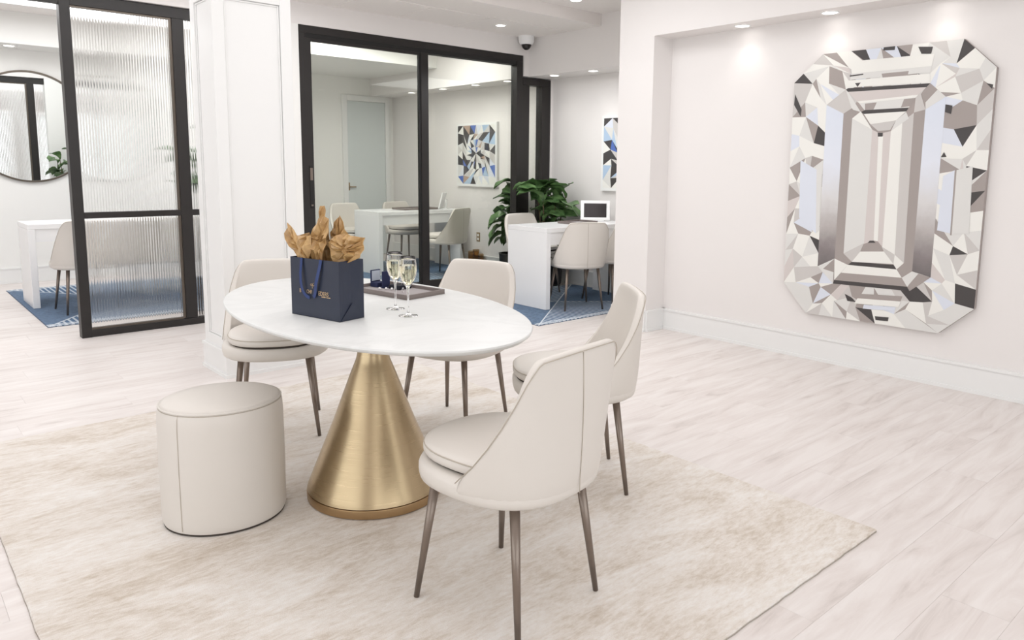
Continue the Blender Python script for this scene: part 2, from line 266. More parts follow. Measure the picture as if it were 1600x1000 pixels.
ART=[(7,[2.442,1.735,2.323,1.673,2.318,0.723,2.433,0.659]),(3,[2.323,1.673,2.264,1.64,2.26,0.763,2.318,0.723]),(1,[2.264,1.64,2.13,1.565,2.13,0.837,2.26,0.763]),(6,[2.13,1.565,2.09,1.544,2.07,0.863,2.13,0.837]),(0,[2.089,1.524,2.059,1.523,2.044,0.861,2.07,0.863]),(6,[2.06,1.543,2.014,1.552,2.013,0.827,2.044,0.861]),(0,[2.014,1.552,1.949,1.608,1.933,0.785,2.013,0.827]),(2,[1.949,1.608,1.886,1.659,1.874,0.739,1.933,0.785]),(3,[1.886,1.659,1.821,1.675,1.822,0.692,1.874,0.739]),(7,[1.821,1.675,1.713,1.744,1.713,0.667,1.822,0.692]),(4,[2.094,1.544,2.064,1.543,2.063,1.52,2.092,1.52]),(4,[2.319,1.826,2.305,1.833,1.806,1.828,1.826,1.807,2.303,1.81]),(6,[2.303,1.81,1.826,1.807,1.868,1.765,2.24,1.746]),(0,[2.24,1.746,1.868,1.765,1.882,1.75,2.225,1.733]),(1,[2.225,1.733,1.882,1.75,1.918,1.691,2.185,1.685]),(3,[2.188,1.729,2.114,1.733,2.131,1.69,2.185,1.689]),(3,[1.95,1.743,1.881,1.747,1.909,1.699,1.965,1.694]),(4,[2.211,1.678,2.185,1.689,1.918,1.691,1.931,1.669,2.19,1.665]),(0,[2.19,1.665,1.931,1.669,1.988,1.617,2.144,1.599]),(2,[2.144,1.599,1.988,1.617,2.019,1.56,2.091,1.554]),(3,[2.176,1.617,2.144,1.599,2.091,1.554,2.159,1.58]),(1,[1.988,1.617,1.931,1.665,1.913,1.626,2.014,1.552]),(2,[2.442,1.735,2.319,1.826,2.24,1.746,2.27,1.697,2.323,1.673]),(1,[2.319,1.826,2.303,1.81,2.211,1.678,2.27,1.697]),(3,[2.323,1.673,2.271,1.705,2.219,1.648,2.264,1.64]),(0,[2.264,1.64,2.211,1.682,2.13,1.565]),(3,[1.806,1.828,1.762,1.788,1.824,1.717,1.854,1.768]),(2,[1.826,1.807,1.854,1.768,1.821,1.675,1.886,1.659,1.882,1.75]),(1,[1.762,1.788,1.713,1.744,1.821,1.675,1.824,1.717]),(4,[1.821,1.675,1.875,1.666,1.862,1.689]),(3,[2.094,0.857,2.066,0.859,1.995,0.8,2.151,0.785]),(0,[2.151,0.785,1.995,0.8,1.937,0.726,2.201,0.713]),(4,[2.201,0.713,1.936,0.72,1.915,0.694,2.225,0.69]),(0,[2.225,0.69,1.915,0.694,1.88,0.645,2.268,0.633]),(3,[2.268,0.633,1.88,0.645,1.845,0.593,2.311,0.579]),(4,[2.311,0.579,1.845,0.593,1.828,0.567,2.318,0.554]),(4,[2.095,0.861,2.07,0.863,2.057,0.85,2.106,0.846]),(3,[2.318,0.723,2.26,0.763,2.201,0.713,2.287,0.657]),(2,[2.26,0.763,2.13,0.842,2.151,0.785,2.201,0.713]),(1,[2.433,0.659,2.318,0.723,2.318,0.554]),(3,[2.393,0.646,2.318,0.723,2.281,0.623]),(0,[2.318,0.723,2.225,0.69,2.311,0.579]),(2,[2.018,0.83,1.933,0.785,1.937,0.726,2.001,0.799]),(4,[1.937,0.726,1.925,0.774,1.9,0.76]),(0,[1.933,0.785,1.874,0.739,1.915,0.694,1.937,0.726]),(3,[1.874,0.739,1.822,0.692,1.88,0.645,1.915,0.694]),(1,[1.822,0.692,1.713,0.667,1.845,0.593,1.88,0.645]),(3,[1.784,0.682,1.713,0.667,1.828,0.567,1.838,0.602]),(0,[2.3,2.001,1.796,1.998,1.805,1.928,2.286,1.924]),(4,[2.095,2.067,2.026,2.067,2.028,2.044,2.098,2.048]),(1,[2.286,1.924,1.805,1.928,1.809,1.892,2.296,1.885]),(3,[2.097,1.908,1.935,1.91,1.94,1.876,2.085,1.872]),(0,[2.308,1.882,1.814,1.885,1.806,1.832,2.316,1.838]),(4,[2.261,1.862,2.224,1.863,2.243,1.837]),(4,[2.3,1.913,2.212,1.918,2.211,1.91,2.297,1.905]),(5,[2.602,1.374,2.483,1.31,2.459,0.88,2.588,0.981]),(1,[2.483,1.31,2.442,1.3,2.438,0.903,2.459,0.88]),(5,[1.69,1.28,1.63,1.315,1.62,0.941,1.699,0.955]),(1,[1.623,1.315,1.536,1.338,1.524,0.948,1.616,0.938]),(3,[1.63,1.319,1.62,1.319,1.616,0.932,1.625,0.931]),(3,[2.138,0.509,1.867,0.529,1.876,0.495,2.146,0.478]),(0,[2.146,0.478,1.876,0.495,1.885,0.457,2.165,0.441]),(5,[2.102,0.442,1.901,0.455,1.914,0.428,2.108,0.415]),(4,[2.233,0.496,2.184,0.477,2.155,0.451,2.212,0.451]),(4,[2.027,0.377,1.94,0.383,1.943,0.357,2.021,0.353]),(4,[2.67,1.818,2.617,1.714,2.621,1.667,2.673,1.747]),(4,[1.711,1.699,1.672,1.69,1.677,1.642,1.711,1.655]),(4,[1.89,2.048,1.807,2.039,1.814,2.0,1.869,2.005]),(4,[1.697,1.421,1.681,1.393,1.713,1.39]),(4,[1.505,1.806,1.47,1.796,1.474,1.772]),(4,[2.682,1.893,2.618,1.951,2.549,1.879]),(1,[2.618,1.951,2.525,1.91,2.549,1.879]),(0,[2.618,1.951,2.553,2.008,2.44,1.984]),(1,[2.618,1.951,2.44,1.984,2.525,1.91]),(2,[2.553,2.008,2.489,2.066,2.411,1.985]),(0,[2.553,2.008,2.411,1.985,2.44,1.984]),(3,[2.489,2.066,2.395,2.066,2.309,1.963]),(0,[2.489,2.066,2.309,1.963,2.411,1.985]),(0,[2.395,2.066,2.3,2.066,2.193,1.974,2.309,1.963]),(4,[2.3,2.066,2.206,2.066,2.151,1.95]),(3,[2.3,2.066,2.151,1.95,2.193,1.974]),(5,[2.206,2.066,2.112,2.066,2.151,1.95]),(1,[2.112,2.066,2.084,1.963,2.151,1.95]),(5,[2.112,2.066,2.017,2.066,1.964,1.948]),(3,[2.112,2.066,1.964,1.948,2.084,1.963]),(3,[2.017,2.066,1.923,2.066,1.934,2.004]),(4,[2.017,2.066,1.934,2.004,1.964,1.948]),(0,[1.923,2.066,1.829,2.066,1.934,2.004]),(0,[1.829,2.066,1.844,1.994,1.934,2.004]),(2,[1.829,2.066,1.734,2.066,1.706,1.971]),(1,[1.829,2.066,1.706,1.971,1.844,1.994]),(1,[1.734,2.066,1.64,2.066,1.671,1.93,1.706,1.971]),(4,[1.64,2.066,1.58,2.008,1.671,1.93]),(0,[1.58,2.008,1.652,1.903,1.671,1.93]),(0,[1.58,2.008,1.521,1.949,1.548,1.89,1.652,1.903]),(1,[1.521,1.949,1.461,1.891,1.521,1.822,1.548,1.89]),(0,[1.461,1.891,1.461,1.776,1.521,1.822]),(3,[1.461,1.776,1.543,1.685,1.521,1.822]),(2,[1.461,1.776,1.461,1.661,1.536,1.573,1.543,1.685]),(1,[1.461,1.661,1.461,1.546,1.525,1.431,1.536,1.573]),(2,[1.461,1.546,1.461,1.43,1.525,1.431]),(0,[1.461,1.43,1.571,1.34,1.525,1.431]),(0,[1.461,1.43,1.461,1.315,1.571,1.34]),(4,[1.461,1.315,1.566,1.232,1.571,1.34]),(3,[1.461,1.315,1.461,1.2,1.578,1.18]),(1,[1.461,1.315,1.578,1.18,1.566,1.232]),(3,[1.461,1.2,1.461,1.085,1.564,1.063]),(4,[1.461,1.2,1.564,1.063,1.578,1.18]),(0,[1.461,1.085,1.461,0.97,1.552,0.954,1.564,1.063]),(1,[1.461,0.97,1.461,0.854,1.552,0.954]),(2,[1.461,0.854,1.521,0.827,1.552,0.954]),(0,[1.461,0.854,1.461,0.739,1.569,0.699,1.521,0.827]),(2,[1.461,0.739,1.461,0.624,1.569,0.699]),(0,[1.461,0.624,1.575,0.647,1.569,0.699]),(4,[1.461,0.624,1.461,0.509,1.567,0.527,1.575,0.647]),(1,[1.461,0.509,1.522,0.45,1.624,0.478,1.567,0.527]),(1,[1.522,0.45,1.584,0.391,1.714,0.428,1.624,0.478]),(1,[1.584,0.391,1.645,0.332,1.716,0.379]),(2,[1.584,0.391,1.716,0.379,1.714,0.428]),(1,[1.645,0.332,1.74,0.331,1.844,0.45]),(3,[1.645,0.332,1.844,0.45,1.716,0.379]),(1,[1.74,0.331,1.835,0.33,1.91,0.409,1.844,0.45]),(0,[1.835,0.33,1.929,0.33,1.994,0.428]),(0,[1.835,0.33,1.994,0.428,1.91,0.409]),(0,[1.929,0.33,2.024,0.329,1.994,0.428]),(0,[2.024,0.329,2.053,0.416,1.994,0.428]),(3,[2.024,0.329,2.119,0.328,2.157,0.416]),(4,[2.024,0.329,2.157,0.416,2.053,0.416]),(0,[2.119,0.328,2.214,0.327,2.212,0.379]),(2,[2.119,0.328,2.212,0.379,2.157,0.416]),(1,[2.214,0.327,2.308,0.327,2.305,0.439]),(3,[2.214,0.327,2.305,0.439,2.212,0.379]),(1,[2.308,0.327,2.403,0.326,2.386,0.411]),(0,[2.308,0.327,2.386,0.411,2.305,0.439]),(2,[2.403,0.326,2.498,0.325,2.386,0.411]),(0,[2.498,0.325,2.45,0.399,2.386,0.411]),(1,[2.498,0.325,2.557,0.39,2.485,0.51,2.45,0.399]),(1,[2.557,0.39,2.616,0.455,2.585,0.53,2.485,0.51]),(1,[2.616,0.455,2.675,0.52,2.585,0.53]),(0,[2.675,0.52,2.605,0.634,2.585,0.53]),(6,[2.675,0.52,2.676,0.634,2.621,0.763,2.605,0.634]),(1,[2.676,0.634,2.676,0.749,2.621,0.763]),(2,[2.676,0.749,2.588,0.871,2.621,0.763]),(1,[2.676,0.749,2.677,0.863,2.588,0.871]),(0,[2.677,0.863,2.626,0.945,2.588,0.871]),(3,[2.677,0.863,2.677,0.978,2.622,1.043]),(0,[2.677,0.863,2.622,1.043,2.626,0.945]),(6,[2.677,0.978,2.678,1.092,2.588,1.13,2.622,1.043]),(3,[2.678,1.092,2.678,1.207,2.588,1.13]),(2,[2.678,1.207,2.622,1.229,2.588,1.13]),(0,[2.678,1.207,2.679,1.321,2.622,1.229]),(3,[2.679,1.321,2.568,1.387,2.622,1.229]),(0,[2.679,1.321,2.68,1.435,2.617,1.467]),(1,[2.679,1.321,2.617,1.467,2.568,1.387]),(5,[2.68,1.435,2.68,1.55,2.617,1.467]),(5,[2.68,1.55,2.622,1.538,2.617,1.467]),(0,[2.68,1.55,2.681,1.664,2.583,1.663]),(0,[2.68,1.55,2.583,1.663,2.622,1.538]),(2,[2.681,1.664,2.681,1.779,2.595,1.76]),(3,[2.681,1.664,2.595,1.76,2.583,1.663]),(2,[2.681,1.779,2.682,1.893,2.549,1.879]),(2,[2.681,1.779,2.549,1.879,2.595,1.76]),(3,[2.549,1.879,2.525,1.91,2.487,1.782]),(1,[2.525,1.91,2.495,1.873,2.487,1.782]),(0,[2.525,1.91,2.44,1.984,2.435,1.872,2.495,1.873]),(1,[2.44,1.984,2.411,1.985,2.35,1.944]),(3,[2.44,1.984,2.35,1.944,2.435,1.872]),(6,[2.411,1.985,2.309,1.963,2.298,1.926]),(0,[2.411,1.985,2.298,1.926,2.35,1.944]),(0,[2.309,1.963,2.193,1.974,2.195,1.885]),(2,[2.309,1.963,2.195,1.885,2.298,1.926]),(0,[2.193,1.974,2.151,1.95,2.18,1.932,2.195,1.885]),(1,[2.151,1.95,2.084,1.963,2.114,1.916]),(0,[2.151,1.95,2.114,1.916,2.18,1.932]),(3,[2.084,1.963,1.964,1.948,2.013,1.915,2.114,1.916]),(4,[1.964,1.948,1.934,2.004,1.972,1.893]),(6,[1.964,1.948,1.972,1.893,2.013,1.915]),(0,[1.934,2.004,1.844,1.994,1.881,1.891]),(0,[1.934,2.004,1.881,1.891,1.972,1.893]),(1,[1.844,1.994,1.706,1.971,1.827,1.87,1.881,1.891]),(1,[1.706,1.971,1.671,1.93,1.756,1.94]),(0,[1.706,1.971,1.756,1.94,1.827,1.87]),(5,[1.671,1.93,1.652,1.903,1.756,1.94]),(2,[1.652,1.903,1.67,1.872,1.756,1.94]),(1,[1.652,1.903,1.548,1.89,1.672,1.855]),(6,[1.652,1.903,1.672,1.855,1.67,1.872]),(2,[1.548,1.89,1.521,1.822,1.633,1.76,1.672,1.855]),(1,[1.521,1.822,1.543,1.685,1.621,1.717,1.633,1.76]),(3,[1.543,1.685,1.536,1.573,1.655,1.553]),(3,[1.543,1.685,1.655,1.553,1.621,1.717]),(0,[1.536,1.573,1.525,1.431,1.6,1.451]),(4,[1.536,1.573,1.6,1.451,1.655,1.553]),(2,[1.525,1.431,1.571,1.34,1.595,1.381]),(0,[1.525,1.431,1.595,1.381,1.6,1.451]),(1,[1.571,1.34,1.566,1.232,1.595,1.381]),(6,[1.566,1.232,1.603,1.317,1.595,1.381]),(1,[1.566,1.232,1.578,1.18,1.638,1.159,1.603,1.317]),(0,[1.578,1.18,1.564,1.063,1.638,1.159]),(4,[1.564,1.063,1.63,1.076,1.638,1.159]),(3,[1.564,1.063,1.552,0.954,1.63,1.076]),(2,[1.552,0.954,1.627,0.97,1.63,1.076]),(0,[1.552,0.954,1.521,0.827,1.604,0.868]),(1,[1.552,0.954,1.604,0.868,1.627,0.97]),(2,[1.521,0.827,1.569,0.699,1.619,0.812]),(4,[1.521,0.827,1.619,0.812,1.604,0.868]),(0,[1.569,0.699,1.575,0.647,1.619,0.812]),(1,[1.575,0.647,1.631,0.661,1.619,0.812]),(0,[1.575,0.647,1.567,0.527,1.648,0.637,1.631,0.661]),(5,[1.567,0.527,1.624,0.478,1.699,0.588]),(1,[1.567,0.527,1.699,0.588,1.648,0.637]),(0,[1.624,0.478,1.714,0.428,1.693,0.52]),(0,[1.624,0.478,1.693,0.52,1.699,0.588]),(2,[1.714,0.428,1.716,0.379,1.693,0.52]),(2,[1.716,0.379,1.746,0.508,1.693,0.52]),(0,[1.716,0.379,1.844,0.45,1.746,0.508]),(0,[1.844,0.45,1.822,0.502,1.746,0.508]),(3,[1.844,0.45,1.91,0.409,1.822,0.502]),(1,[1.91,0.409,1.895,0.5,1.822,0.502]),(5,[1.91,0.409,1.994,0.428,1.895,0.5]),(5,[1.994,0.428,1.968,0.447,1.895,0.5]),(1,[1.994,0.428,2.053,0.416,1.968,0.447]),(0,[2.053,0.416,2.041,0.467,1.968,0.447]),(3,[2.053,0.416,2.157,0.416,2.144,0.464,2.041,0.467]),(2,[2.157,0.416,2.212,0.379,2.185,0.484,2.144,0.464]),(1,[2.212,0.379,2.305,0.439,2.185,0.484]),(3,[2.305,0.439,2.283,0.446,2.185,0.484]),(0,[2.305,0.439,2.386,0.411,2.328,0.478,2.283,0.446]),(3,[2.386,0.411,2.45,0.399,2.328,0.478]),(5,[2.45,0.399,2.402,0.52,2.328,0.478]),(3,[2.45,0.399,2.485,0.51,2.418,0.544,2.402,0.52]),(5,[2.485,0.51,2.585,0.53,2.418,0.544]),(0,[2.585,0.53,2.478,0.578,2.418,0.544]),(2,[2.585,0.53,2.605,0.634,2.486,0.652,2.478,0.578]),(2,[2.605,0.634,2.621,0.763,2.548,0.713]),(1,[2.605,0.634,2.548,0.713,2.486,0.652]),(0,[2.621,0.763,2.588,0.871,2.504,0.862,2.548,0.713]),(3,[2.588,0.871,2.626,0.945,2.491,0.887]),(3,[2.588,0.871,2.491,0.887,2.504,0.862]),(2,[2.626,0.945,2.622,1.043,2.489,1.044]),(5,[2.626,0.945,2.489,1.044,2.491,0.887]),(0,[2.622,1.043,2.588,1.13,2.536,1.113,2.489,1.044]),(1,[2.588,1.13,2.622,1.229,2.528,1.176,2.536,1.113]),(0,[2.622,1.229,2.568,1.387,2.528,1.176]),(2,[2.568,1.387,2.53,1.308,2.528,1.176]),(0,[2.568,1.387,2.617,1.467,2.522,1.402]),(2,[2.568,1.387,2.522,1.402,2.53,1.308]),(0,[2.617,1.467,2.622,1.538,2.522,1.402]),(0,[2.622,1.538,2.515,1.487,2.522,1.402]),(1,[2.622,1.538,2.583,1.663,2.515,1.487]),(3,[2.583,1.663,2.492,1.602,2.515,1.487]),(1,[2.583,1.663,2.595,1.76,2.506,1.722]),(5,[2.583,1.663,2.506,1.722,2.492,1.602]),(0,[2.595,1.76,2.549,1.879,2.487,1.782,2.506,1.722]),(1,[2.487,1.782,2.495,1.873,2.442,1.735]),(0,[2.495,1.873,2.401,1.765,2.442,1.735]),(0,[2.495,1.873,2.435,1.872,2.36,1.795]),(5,[2.495,1.873,2.36,1.795,2.401,1.765]),(3,[2.435,1.872,2.35,1.944,2.319,1.826]),(1,[2.435,1.872,2.319,1.826,2.36,1.795]),(2,[2.35,1.944,2.298,1.926,2.262,1.826]),(0,[2.35,1.944,2.262,1.826,2.319,1.826]),(5,[2.298,1.926,2.195,1.885,2.205,1.826]),(3,[2.298,1.926,2.205,1.826,2.262,1.826]),(2,[2.195,1.885,2.18,1.932,2.205,1.826]),(3,[2.18,1.932,2.148,1.826,2.205,1.826]),(1,[2.18,1.932,2.114,1.916,2.091,1.827,2.148,1.826]),(0,[2.114,1.916,2.013,1.915,2.091,1.827]),(2,[2.013,1.915,2.034,1.827,2.091,1.827]),(1,[2.013,1.915,1.972,1.893,1.977,1.827,2.034,1.827]),(3,[1.972,1.893,1.881,1.891,1.92,1.828]),(1,[1.972,1.893,1.92,1.828,1.977,1.827]),(4,[1.881,1.891,1.827,1.87,1.863,1.828]),(0,[1.881,1.891,1.863,1.828,1.92,1.828]),(5,[1.827,1.87,1.756,1.94,1.863,1.828]),(0,[1.756,1.94,1.806,1.828,1.863,1.828]),(0,[1.756,1.94,1.67,1.872,1.775,1.8]),(5,[1.756,1.94,1.775,1.8,1.806,1.828]),(6,[1.67,1.872,1.672,1.855,1.775,1.8]),(0,[1.672,1.855,1.744,1.772,1.775,1.8]),(0,[1.672,1.855,1.633,1.76,1.744,1.772]),(3,[1.633,1.76,1.713,1.744,1.744,1.772]),(0,[1.633,1.76,1.621,1.717,1.713,1.744]),(5,[1.621,1.717,1.713,1.654,1.713,1.744]),(3,[1.621,1.717,1.655,1.553,1.713,1.564,1.713,1.654]),(5,[1.655,1.553,1.6,1.451,1.713,1.475,1.713,1.564]),(0,[1.6,1.451,1.595,1.381,1.713,1.475]),(0,[1.595,1.381,1.713,1.385,1.713,1.475]),(1,[1.595,1.381,1.603,1.317,1.713,1.385]),(3,[1.603,1.317,1.713,1.295,1.713,1.385]),(0,[1.603,1.317,1.638,1.159,1.713,1.205,1.713,1.295]),(5,[1.638,1.159,1.63,1.076,1.713,1.116,1.713,1.205]),(0,[1.63,1.076,1.627,0.97,1.713,1.116]),(0,[1.627,0.97,1.713,1.026,1.713,1.116]),(1,[1.627,0.97,1.604,0.868,1.713,1.026]),(3,[1.604,0.868,1.713,0.936,1.713,1.026]),(0,[1.604,0.868,1.619,0.812,1.713,0.846]),(0,[1.604,0.868,1.713,0.846,1.713,0.936]),(1,[1.619,0.812,1.631,0.661,1.713,0.846]),(0,[1.631,0.661,1.713,0.757,1.713,0.846]),(6,[1.631,0.661,1.648,0.637,1.713,0.667,1.713,0.757]),(0,[1.648,0.637,1.699,0.588,1.751,0.633]),(5,[1.648,0.637,1.751,0.633,1.713,0.667]),(3,[1.699,0.588,1.693,0.52,1.751,0.633]),(2,[1.693,0.52,1.79,0.6,1.751,0.633]),(4,[1.693,0.52,1.746,0.508,1.828,0.567,1.79,0.6]),(4,[1.746,0.508,1.822,0.502,1.882,0.565,1.828,0.567]),(2,[1.822,0.502,1.895,0.5,1.937,0.564]),(2,[1.822,0.502,1.937,0.564,1.882,0.565]),(1,[1.895,0.5,1.968,0.447,1.937,0.564]),(1,[1.968,0.447,1.991,0.563,1.937,0.564]),(3,[1.968,0.447,2.041,0.467,2.046,0.561]),(1,[1.968,0.447,2.046,0.561,1.991,0.563]),(1,[2.041,0.467,2.144,0.464,2.1,0.56,2.046,0.561]),(3,[2.144,0.464,2.185,0.484,2.1,0.56]),(3,[2.185,0.484,2.155,0.558,2.1,0.56]),(2,[2.185,0.484,2.283,0.446,2.209,0.557]),(3,[2.185,0.484,2.209,0.557,2.155,0.558]),(6,[2.283,0.446,2.328,0.478,2.263,0.556,2.209,0.557]),(3,[2.328,0.478,2.402,0.52,2.318,0.554,2.263,0.556]),(0,[2.402,0.52,2.418,0.544,2.318,0.554]),(5,[2.418,0.544,2.356,0.589,2.318,0.554]),(3,[2.418,0.544,2.478,0.578,2.394,0.624]),(5,[2.418,0.544,2.394,0.624,2.356,0.589]),(2,[2.478,0.578,2.486,0.652,2.433,0.659,2.394,0.624]),(0,[2.486,0.652,2.548,0.713,2.433,0.749,2.433,0.659]),(1,[2.548,0.713,2.504,0.862,2.433,0.749]),(4,[2.504,0.862,2.434,0.838,2.433,0.749]),(0,[2.504,0.862,2.491,0.887,2.435,0.928,2.434,0.838]),(2,[2.491,0.887,2.489,1.044,2.435,0.928]),(0,[2.489,1.044,2.436,1.017,2.435,0.928]),(0,[2.489,1.044,2.536,1.113,2.437,1.107,2.436,1.017]),(0,[2.536,1.113,2.528,1.176,2.437,1.197]),(0,[2.536,1.113,2.437,1.197,2.437,1.107]),(0,[2.528,1.176,2.53,1.308,2.438,1.286]),(2,[2.528,1.176,2.438,1.286,2.437,1.197]),(3,[2.53,1.308,2.522,1.402,2.439,1.376]),(1,[2.53,1.308,2.439,1.376,2.438,1.286]),(0,[2.522,1.402,2.515,1.487,2.44,1.466,2.439,1.376]),(4,[2.515,1.487,2.492,1.602,2.441,1.555,2.44,1.466]),(0,[2.492,1.602,2.506,1.722,2.441,1.645,2.441,1.555]),(0,[2.506,1.722,2.487,1.782,2.442,1.735,2.441,1.645])]

# ================================================================ SETTING
XA, XP, XB, XH = 4.867, 4.64, 5.95, 5.58           # art wall, pier face, back wall of the bay, header face
YG, YF = 6.308, 9.65                              # glazed partition, far office wall
floor = tag(box('floor', (-3.6, 6.1, -2.6, 9.8, -.06, -.006), M_sub), kind='structure')
rnd = random.Random(3)
PW, PL = .19, 1.5
meshes = []
for L in (PL, .75, 1.1):
    o = MB().box(0, L-.0005, 0, PW-.0005, -.006, 0).build('plank_source', M_plank); meshes.append((L, o.data)); bpy.data.objects.remove(o)
cnt = 0; rest = MB()
row = 0; y = -.2
while y < YF:
    x = -1.2 + (row*.53 % PL) - PL
    while x < 5.95:
        near = (y < 6.25 and x > -1.3 and x < 4.9)
        vis = not (x+PL < y*-.05-.4)
        if near and vis and cnt < 285:
            p = bpy.data.objects.new('plank', meshes[0][1]); p.location = (x, y, 0); p.parent = floor; C.objects.link(p); cnt += 1
        elif x+PL > -1.4: rest.box(x, min(x+PL, 6.05)-.0008, y, min(y+PW, 9.75)-.0009, -.006, 0)
        x += PL
    y += PW; row += 1
tag(rest.build('plank', M_plank, floor), kind='stuff')
box('plank_bed', (-3.55, 6.05, -2.55, -.2, -.006, 0), M_plank, floor)

# right side: art wall in its niche, the pier, the bay behind
S('wall_right', (XA, 5.05, -2.5, 3.752, 0, 2.8))
S('wall_right_pier', (XP, 5.05, 3.752, 4.10, 0, 2.8), M_wall)
S('wall_right_header', (XP, XA, -2.5, 3.752, 2.312, 2.8), M_wall)
S('wall_bay_side', (5.05, XB, 3.0, 4.10, 0, 2.8), M_wall)
S('wall_back', (XB, 6.1, 3.0, 9.8, 0, 2.9))
S('wall_back_header', (XH, XB, 3.0, YF, 2.285, 2.8), M_wall)
# rear and left walls with the shop windows
def wall_with_windows(prefix, axis, c0, c1, a0, a1, wins, z0, z1):
    m = MB(); cur = a0
    for i, (p, q) in enumerate(wins):
        rng = lambda s, e, zz0, zz1: (m.box(s, e, c0, c1, zz0, zz1) if axis == 'x' else m.box(c0, c1, s, e, zz0, zz1))
        rng(cur, p, 0, 2.8); rng(p, q, 0, z0); rng(p, q, z1, 2.8); cur = q
    rng(cur, a1, 0, 2.8); return tag(m.build(prefix, M_wall), kind='structure')
wall_with_windows('wall_rear', 'x', -2.6, -2.5, -3.6, 5.05, [(-1.8, .9), (1.1, 3.8)], .25, 2.45)
wall_with_windows('wall_left', 'y', -3.6, -3.5, -2.6, 9.8, [(-1.2, 1.8), (2.2, 5.2)], .25, 2.45)
for i, (ax, c, p, q) in enumerate([('x', -2.55, -1.8, .9), ('x', -2.55, 1.1, 3.8), ('y', -3.55, -1.2, 1.8), ('y', -3.55, 2.2, 5.2)]):
    m = MB(); mid = (p+q)/2
    for s, e, zz0, zz1 in [(p, p+.06, .25, 2.45), (q-.06, q, .25, 2.45), (mid-.03, mid+.03, .25, 2.45), (p, q, .25, .31), (p, q, 2.39, 2.45)]:
        m.box(s, e, c-.03, c+.03, zz0, zz1) if ax == 'x' else m.box(c-.03, c+.03, s, e, zz0, zz1)
    w_ = tag(m.build('window_%d' % (i+3), M_black), kind='structure')
    pn = MB(); (pn.box(p, q, c-.004, c+.004, .25, 2.45) if ax == 'x' else pn.box(c-.004, c+.004, p, q, .25, 2.45))
    pn.build('pane', glassy('window_glass', (.97, .98, .97), .04) if i == 0 else bpy.data.materials['window_glass'], w_)
# partition wall strips, far wall, office divider
S('wall_partition', (2.12, 2.925, YG-.06, YG+.06, 0, 2.505), M_wallw)
S('wall_partition_top', (-3.5, XB, YG-.06, YG+.06, 2.505, 2.8), M_wall)
S('wall_partition_end', (5.515, XH, YG-.06, YG+.06, 2.29, 2.505), M_wall)
S('wall_partition_corner', (5.93, XB, YG-.06, YG+.06, 0, 2.29), M_wall)
S('wall_divider', (2.72, 2.84, YG+.06, YF, 0, 2.85), M_wallw)
S('wall_far', (-3.5, XB, YF, YF+.1, 0, 2.85), M_wallw)
S('wall_far_header', (-3.5, 2.72, 9.2, YF, 2.485, 2.85), M_wallw)
S('wall_office_header', (2.84, XH, 7.98, YF, 2.53, 2.85), M_wallw)
# ceilings
S('ceiling', (-3.6, 5.05, -2.6, 5.18, 2.80, 2.95), M_ceil)
S('ceiling_bay', (-3.6, XH, 5.18, YG-.06, 2.69, 2.95), M_ceil)
S('ceiling_header_bay', (5.05, XH, 4.10, 5.18, 2.80, 2.95), M_ceil)
S('ceiling_office', (-3.6, XH, YG+.06, YF+.1, 2.80, 2.95), M_ceil)
S('trim_3', (-3.5, XH, 5.62, 5.63, 2.685, 2.69), M_ceil)
for i, xx in enumerate((2.6, 3.25, 3.9, 4.55)): S('trim_%d' % (4+i), (xx, xx+.006, 5.63, YG-.06, 2.686, 2.69), M_ceil)
# baseboards with a shoe moulding and a cap bead
def baseboard(name, x0, y0, x1, y1, side):
    """side: +1/-1, the direction the board projects (x for walls along y, y for walls along x)"""
    m = MB()
    for d0, z0, z1 in [(.022, 0, .022), (.016, .022, .155), (.022, .155, .172)]:
        if abs(x1-x0) < 1e-6: m.box(min(x0, x0+side*d0), max(x0, x0+side*d0), y0, y1, z0, z1)
        else: m.box(x0, x1, min(y0, y0+side*d0), max(y0, y0+side*d0), z0, z1)
    return tag(m.build(name, M_trim), kind='structure')
baseboard('baseboard_right', XA, -2.5, XA, 3.752, -1)
baseboard('baseboard_niche', XP, 3.752, XA, 3.752, -1)
baseboard('baseboard_pier', XP, 3.752, XP, 4.10, -1)
baseboard('baseboard_pier_end', XP, 4.10, XB, 4.10, 1)
baseboard('baseboard_back', XB, 4.12, XB, YG-.06, -1)
baseboard('baseboard_back_office', XB, YG+.06, XB, YF, -1)
baseboard('baseboard_far', -3.5, YF, 2.72, YF, -1)
baseboard('baseboard_far_office', 2.84, YF, 5.12, YF, -1)
baseboard('baseboard_divider', 2.72, YG+.06, 2.72, YF, -1)

# panelled pillar
px0, px1, py0, py1 = 1.612, 2.064, 4.55, 4.91
pil = S('wall_pillar', (px0, px1, py0, py1, 0, 2.8), M_trim)
def frame_on(face, a0, a1, z0, z1, wd, dp, parent, name, m):
    """raised border of four strips on a wall face: face = ('x', value, sign) or ('y', value, sign)"""
    mb = MB(); ax, c, sg = face; lo, hi = min(c, c+sg*dp), max(c, c+sg*dp)
    for s, e, q0, q1 in [(a0, a0+wd, z0, z1), (a1-wd, a1, z0, z1), (a0+wd, a1-wd, z0, z0+wd), (a0+wd, a1-wd, z1-wd, z1)]:
        mb.box(s, e, lo, hi, q0, q1) if ax == 'y' else mb.box(lo, hi, s, e, q0, q1)
    return mb.build(name, m, parent, bevel=.002, seg=1)
frame_on(('y', py0, -1), px0-.014, px1+.014, .17, 2.34, .07, .014, pil, 'stile', M_trim)
frame_on(('y', py0, -1), px0+.058, px1-.058, .242, 2.268, .010, .006, pil, 'moulding', M_trim)
frame_on(('x', px0, -1), py0, py1, .17, 2.34, .07, .014, pil, 'stile', M_trim)
frame_on(('x', px0, -1), py0+.058, py1-.072, .242, 2.268, .010, .006, pil, 'moulding', M_trim)
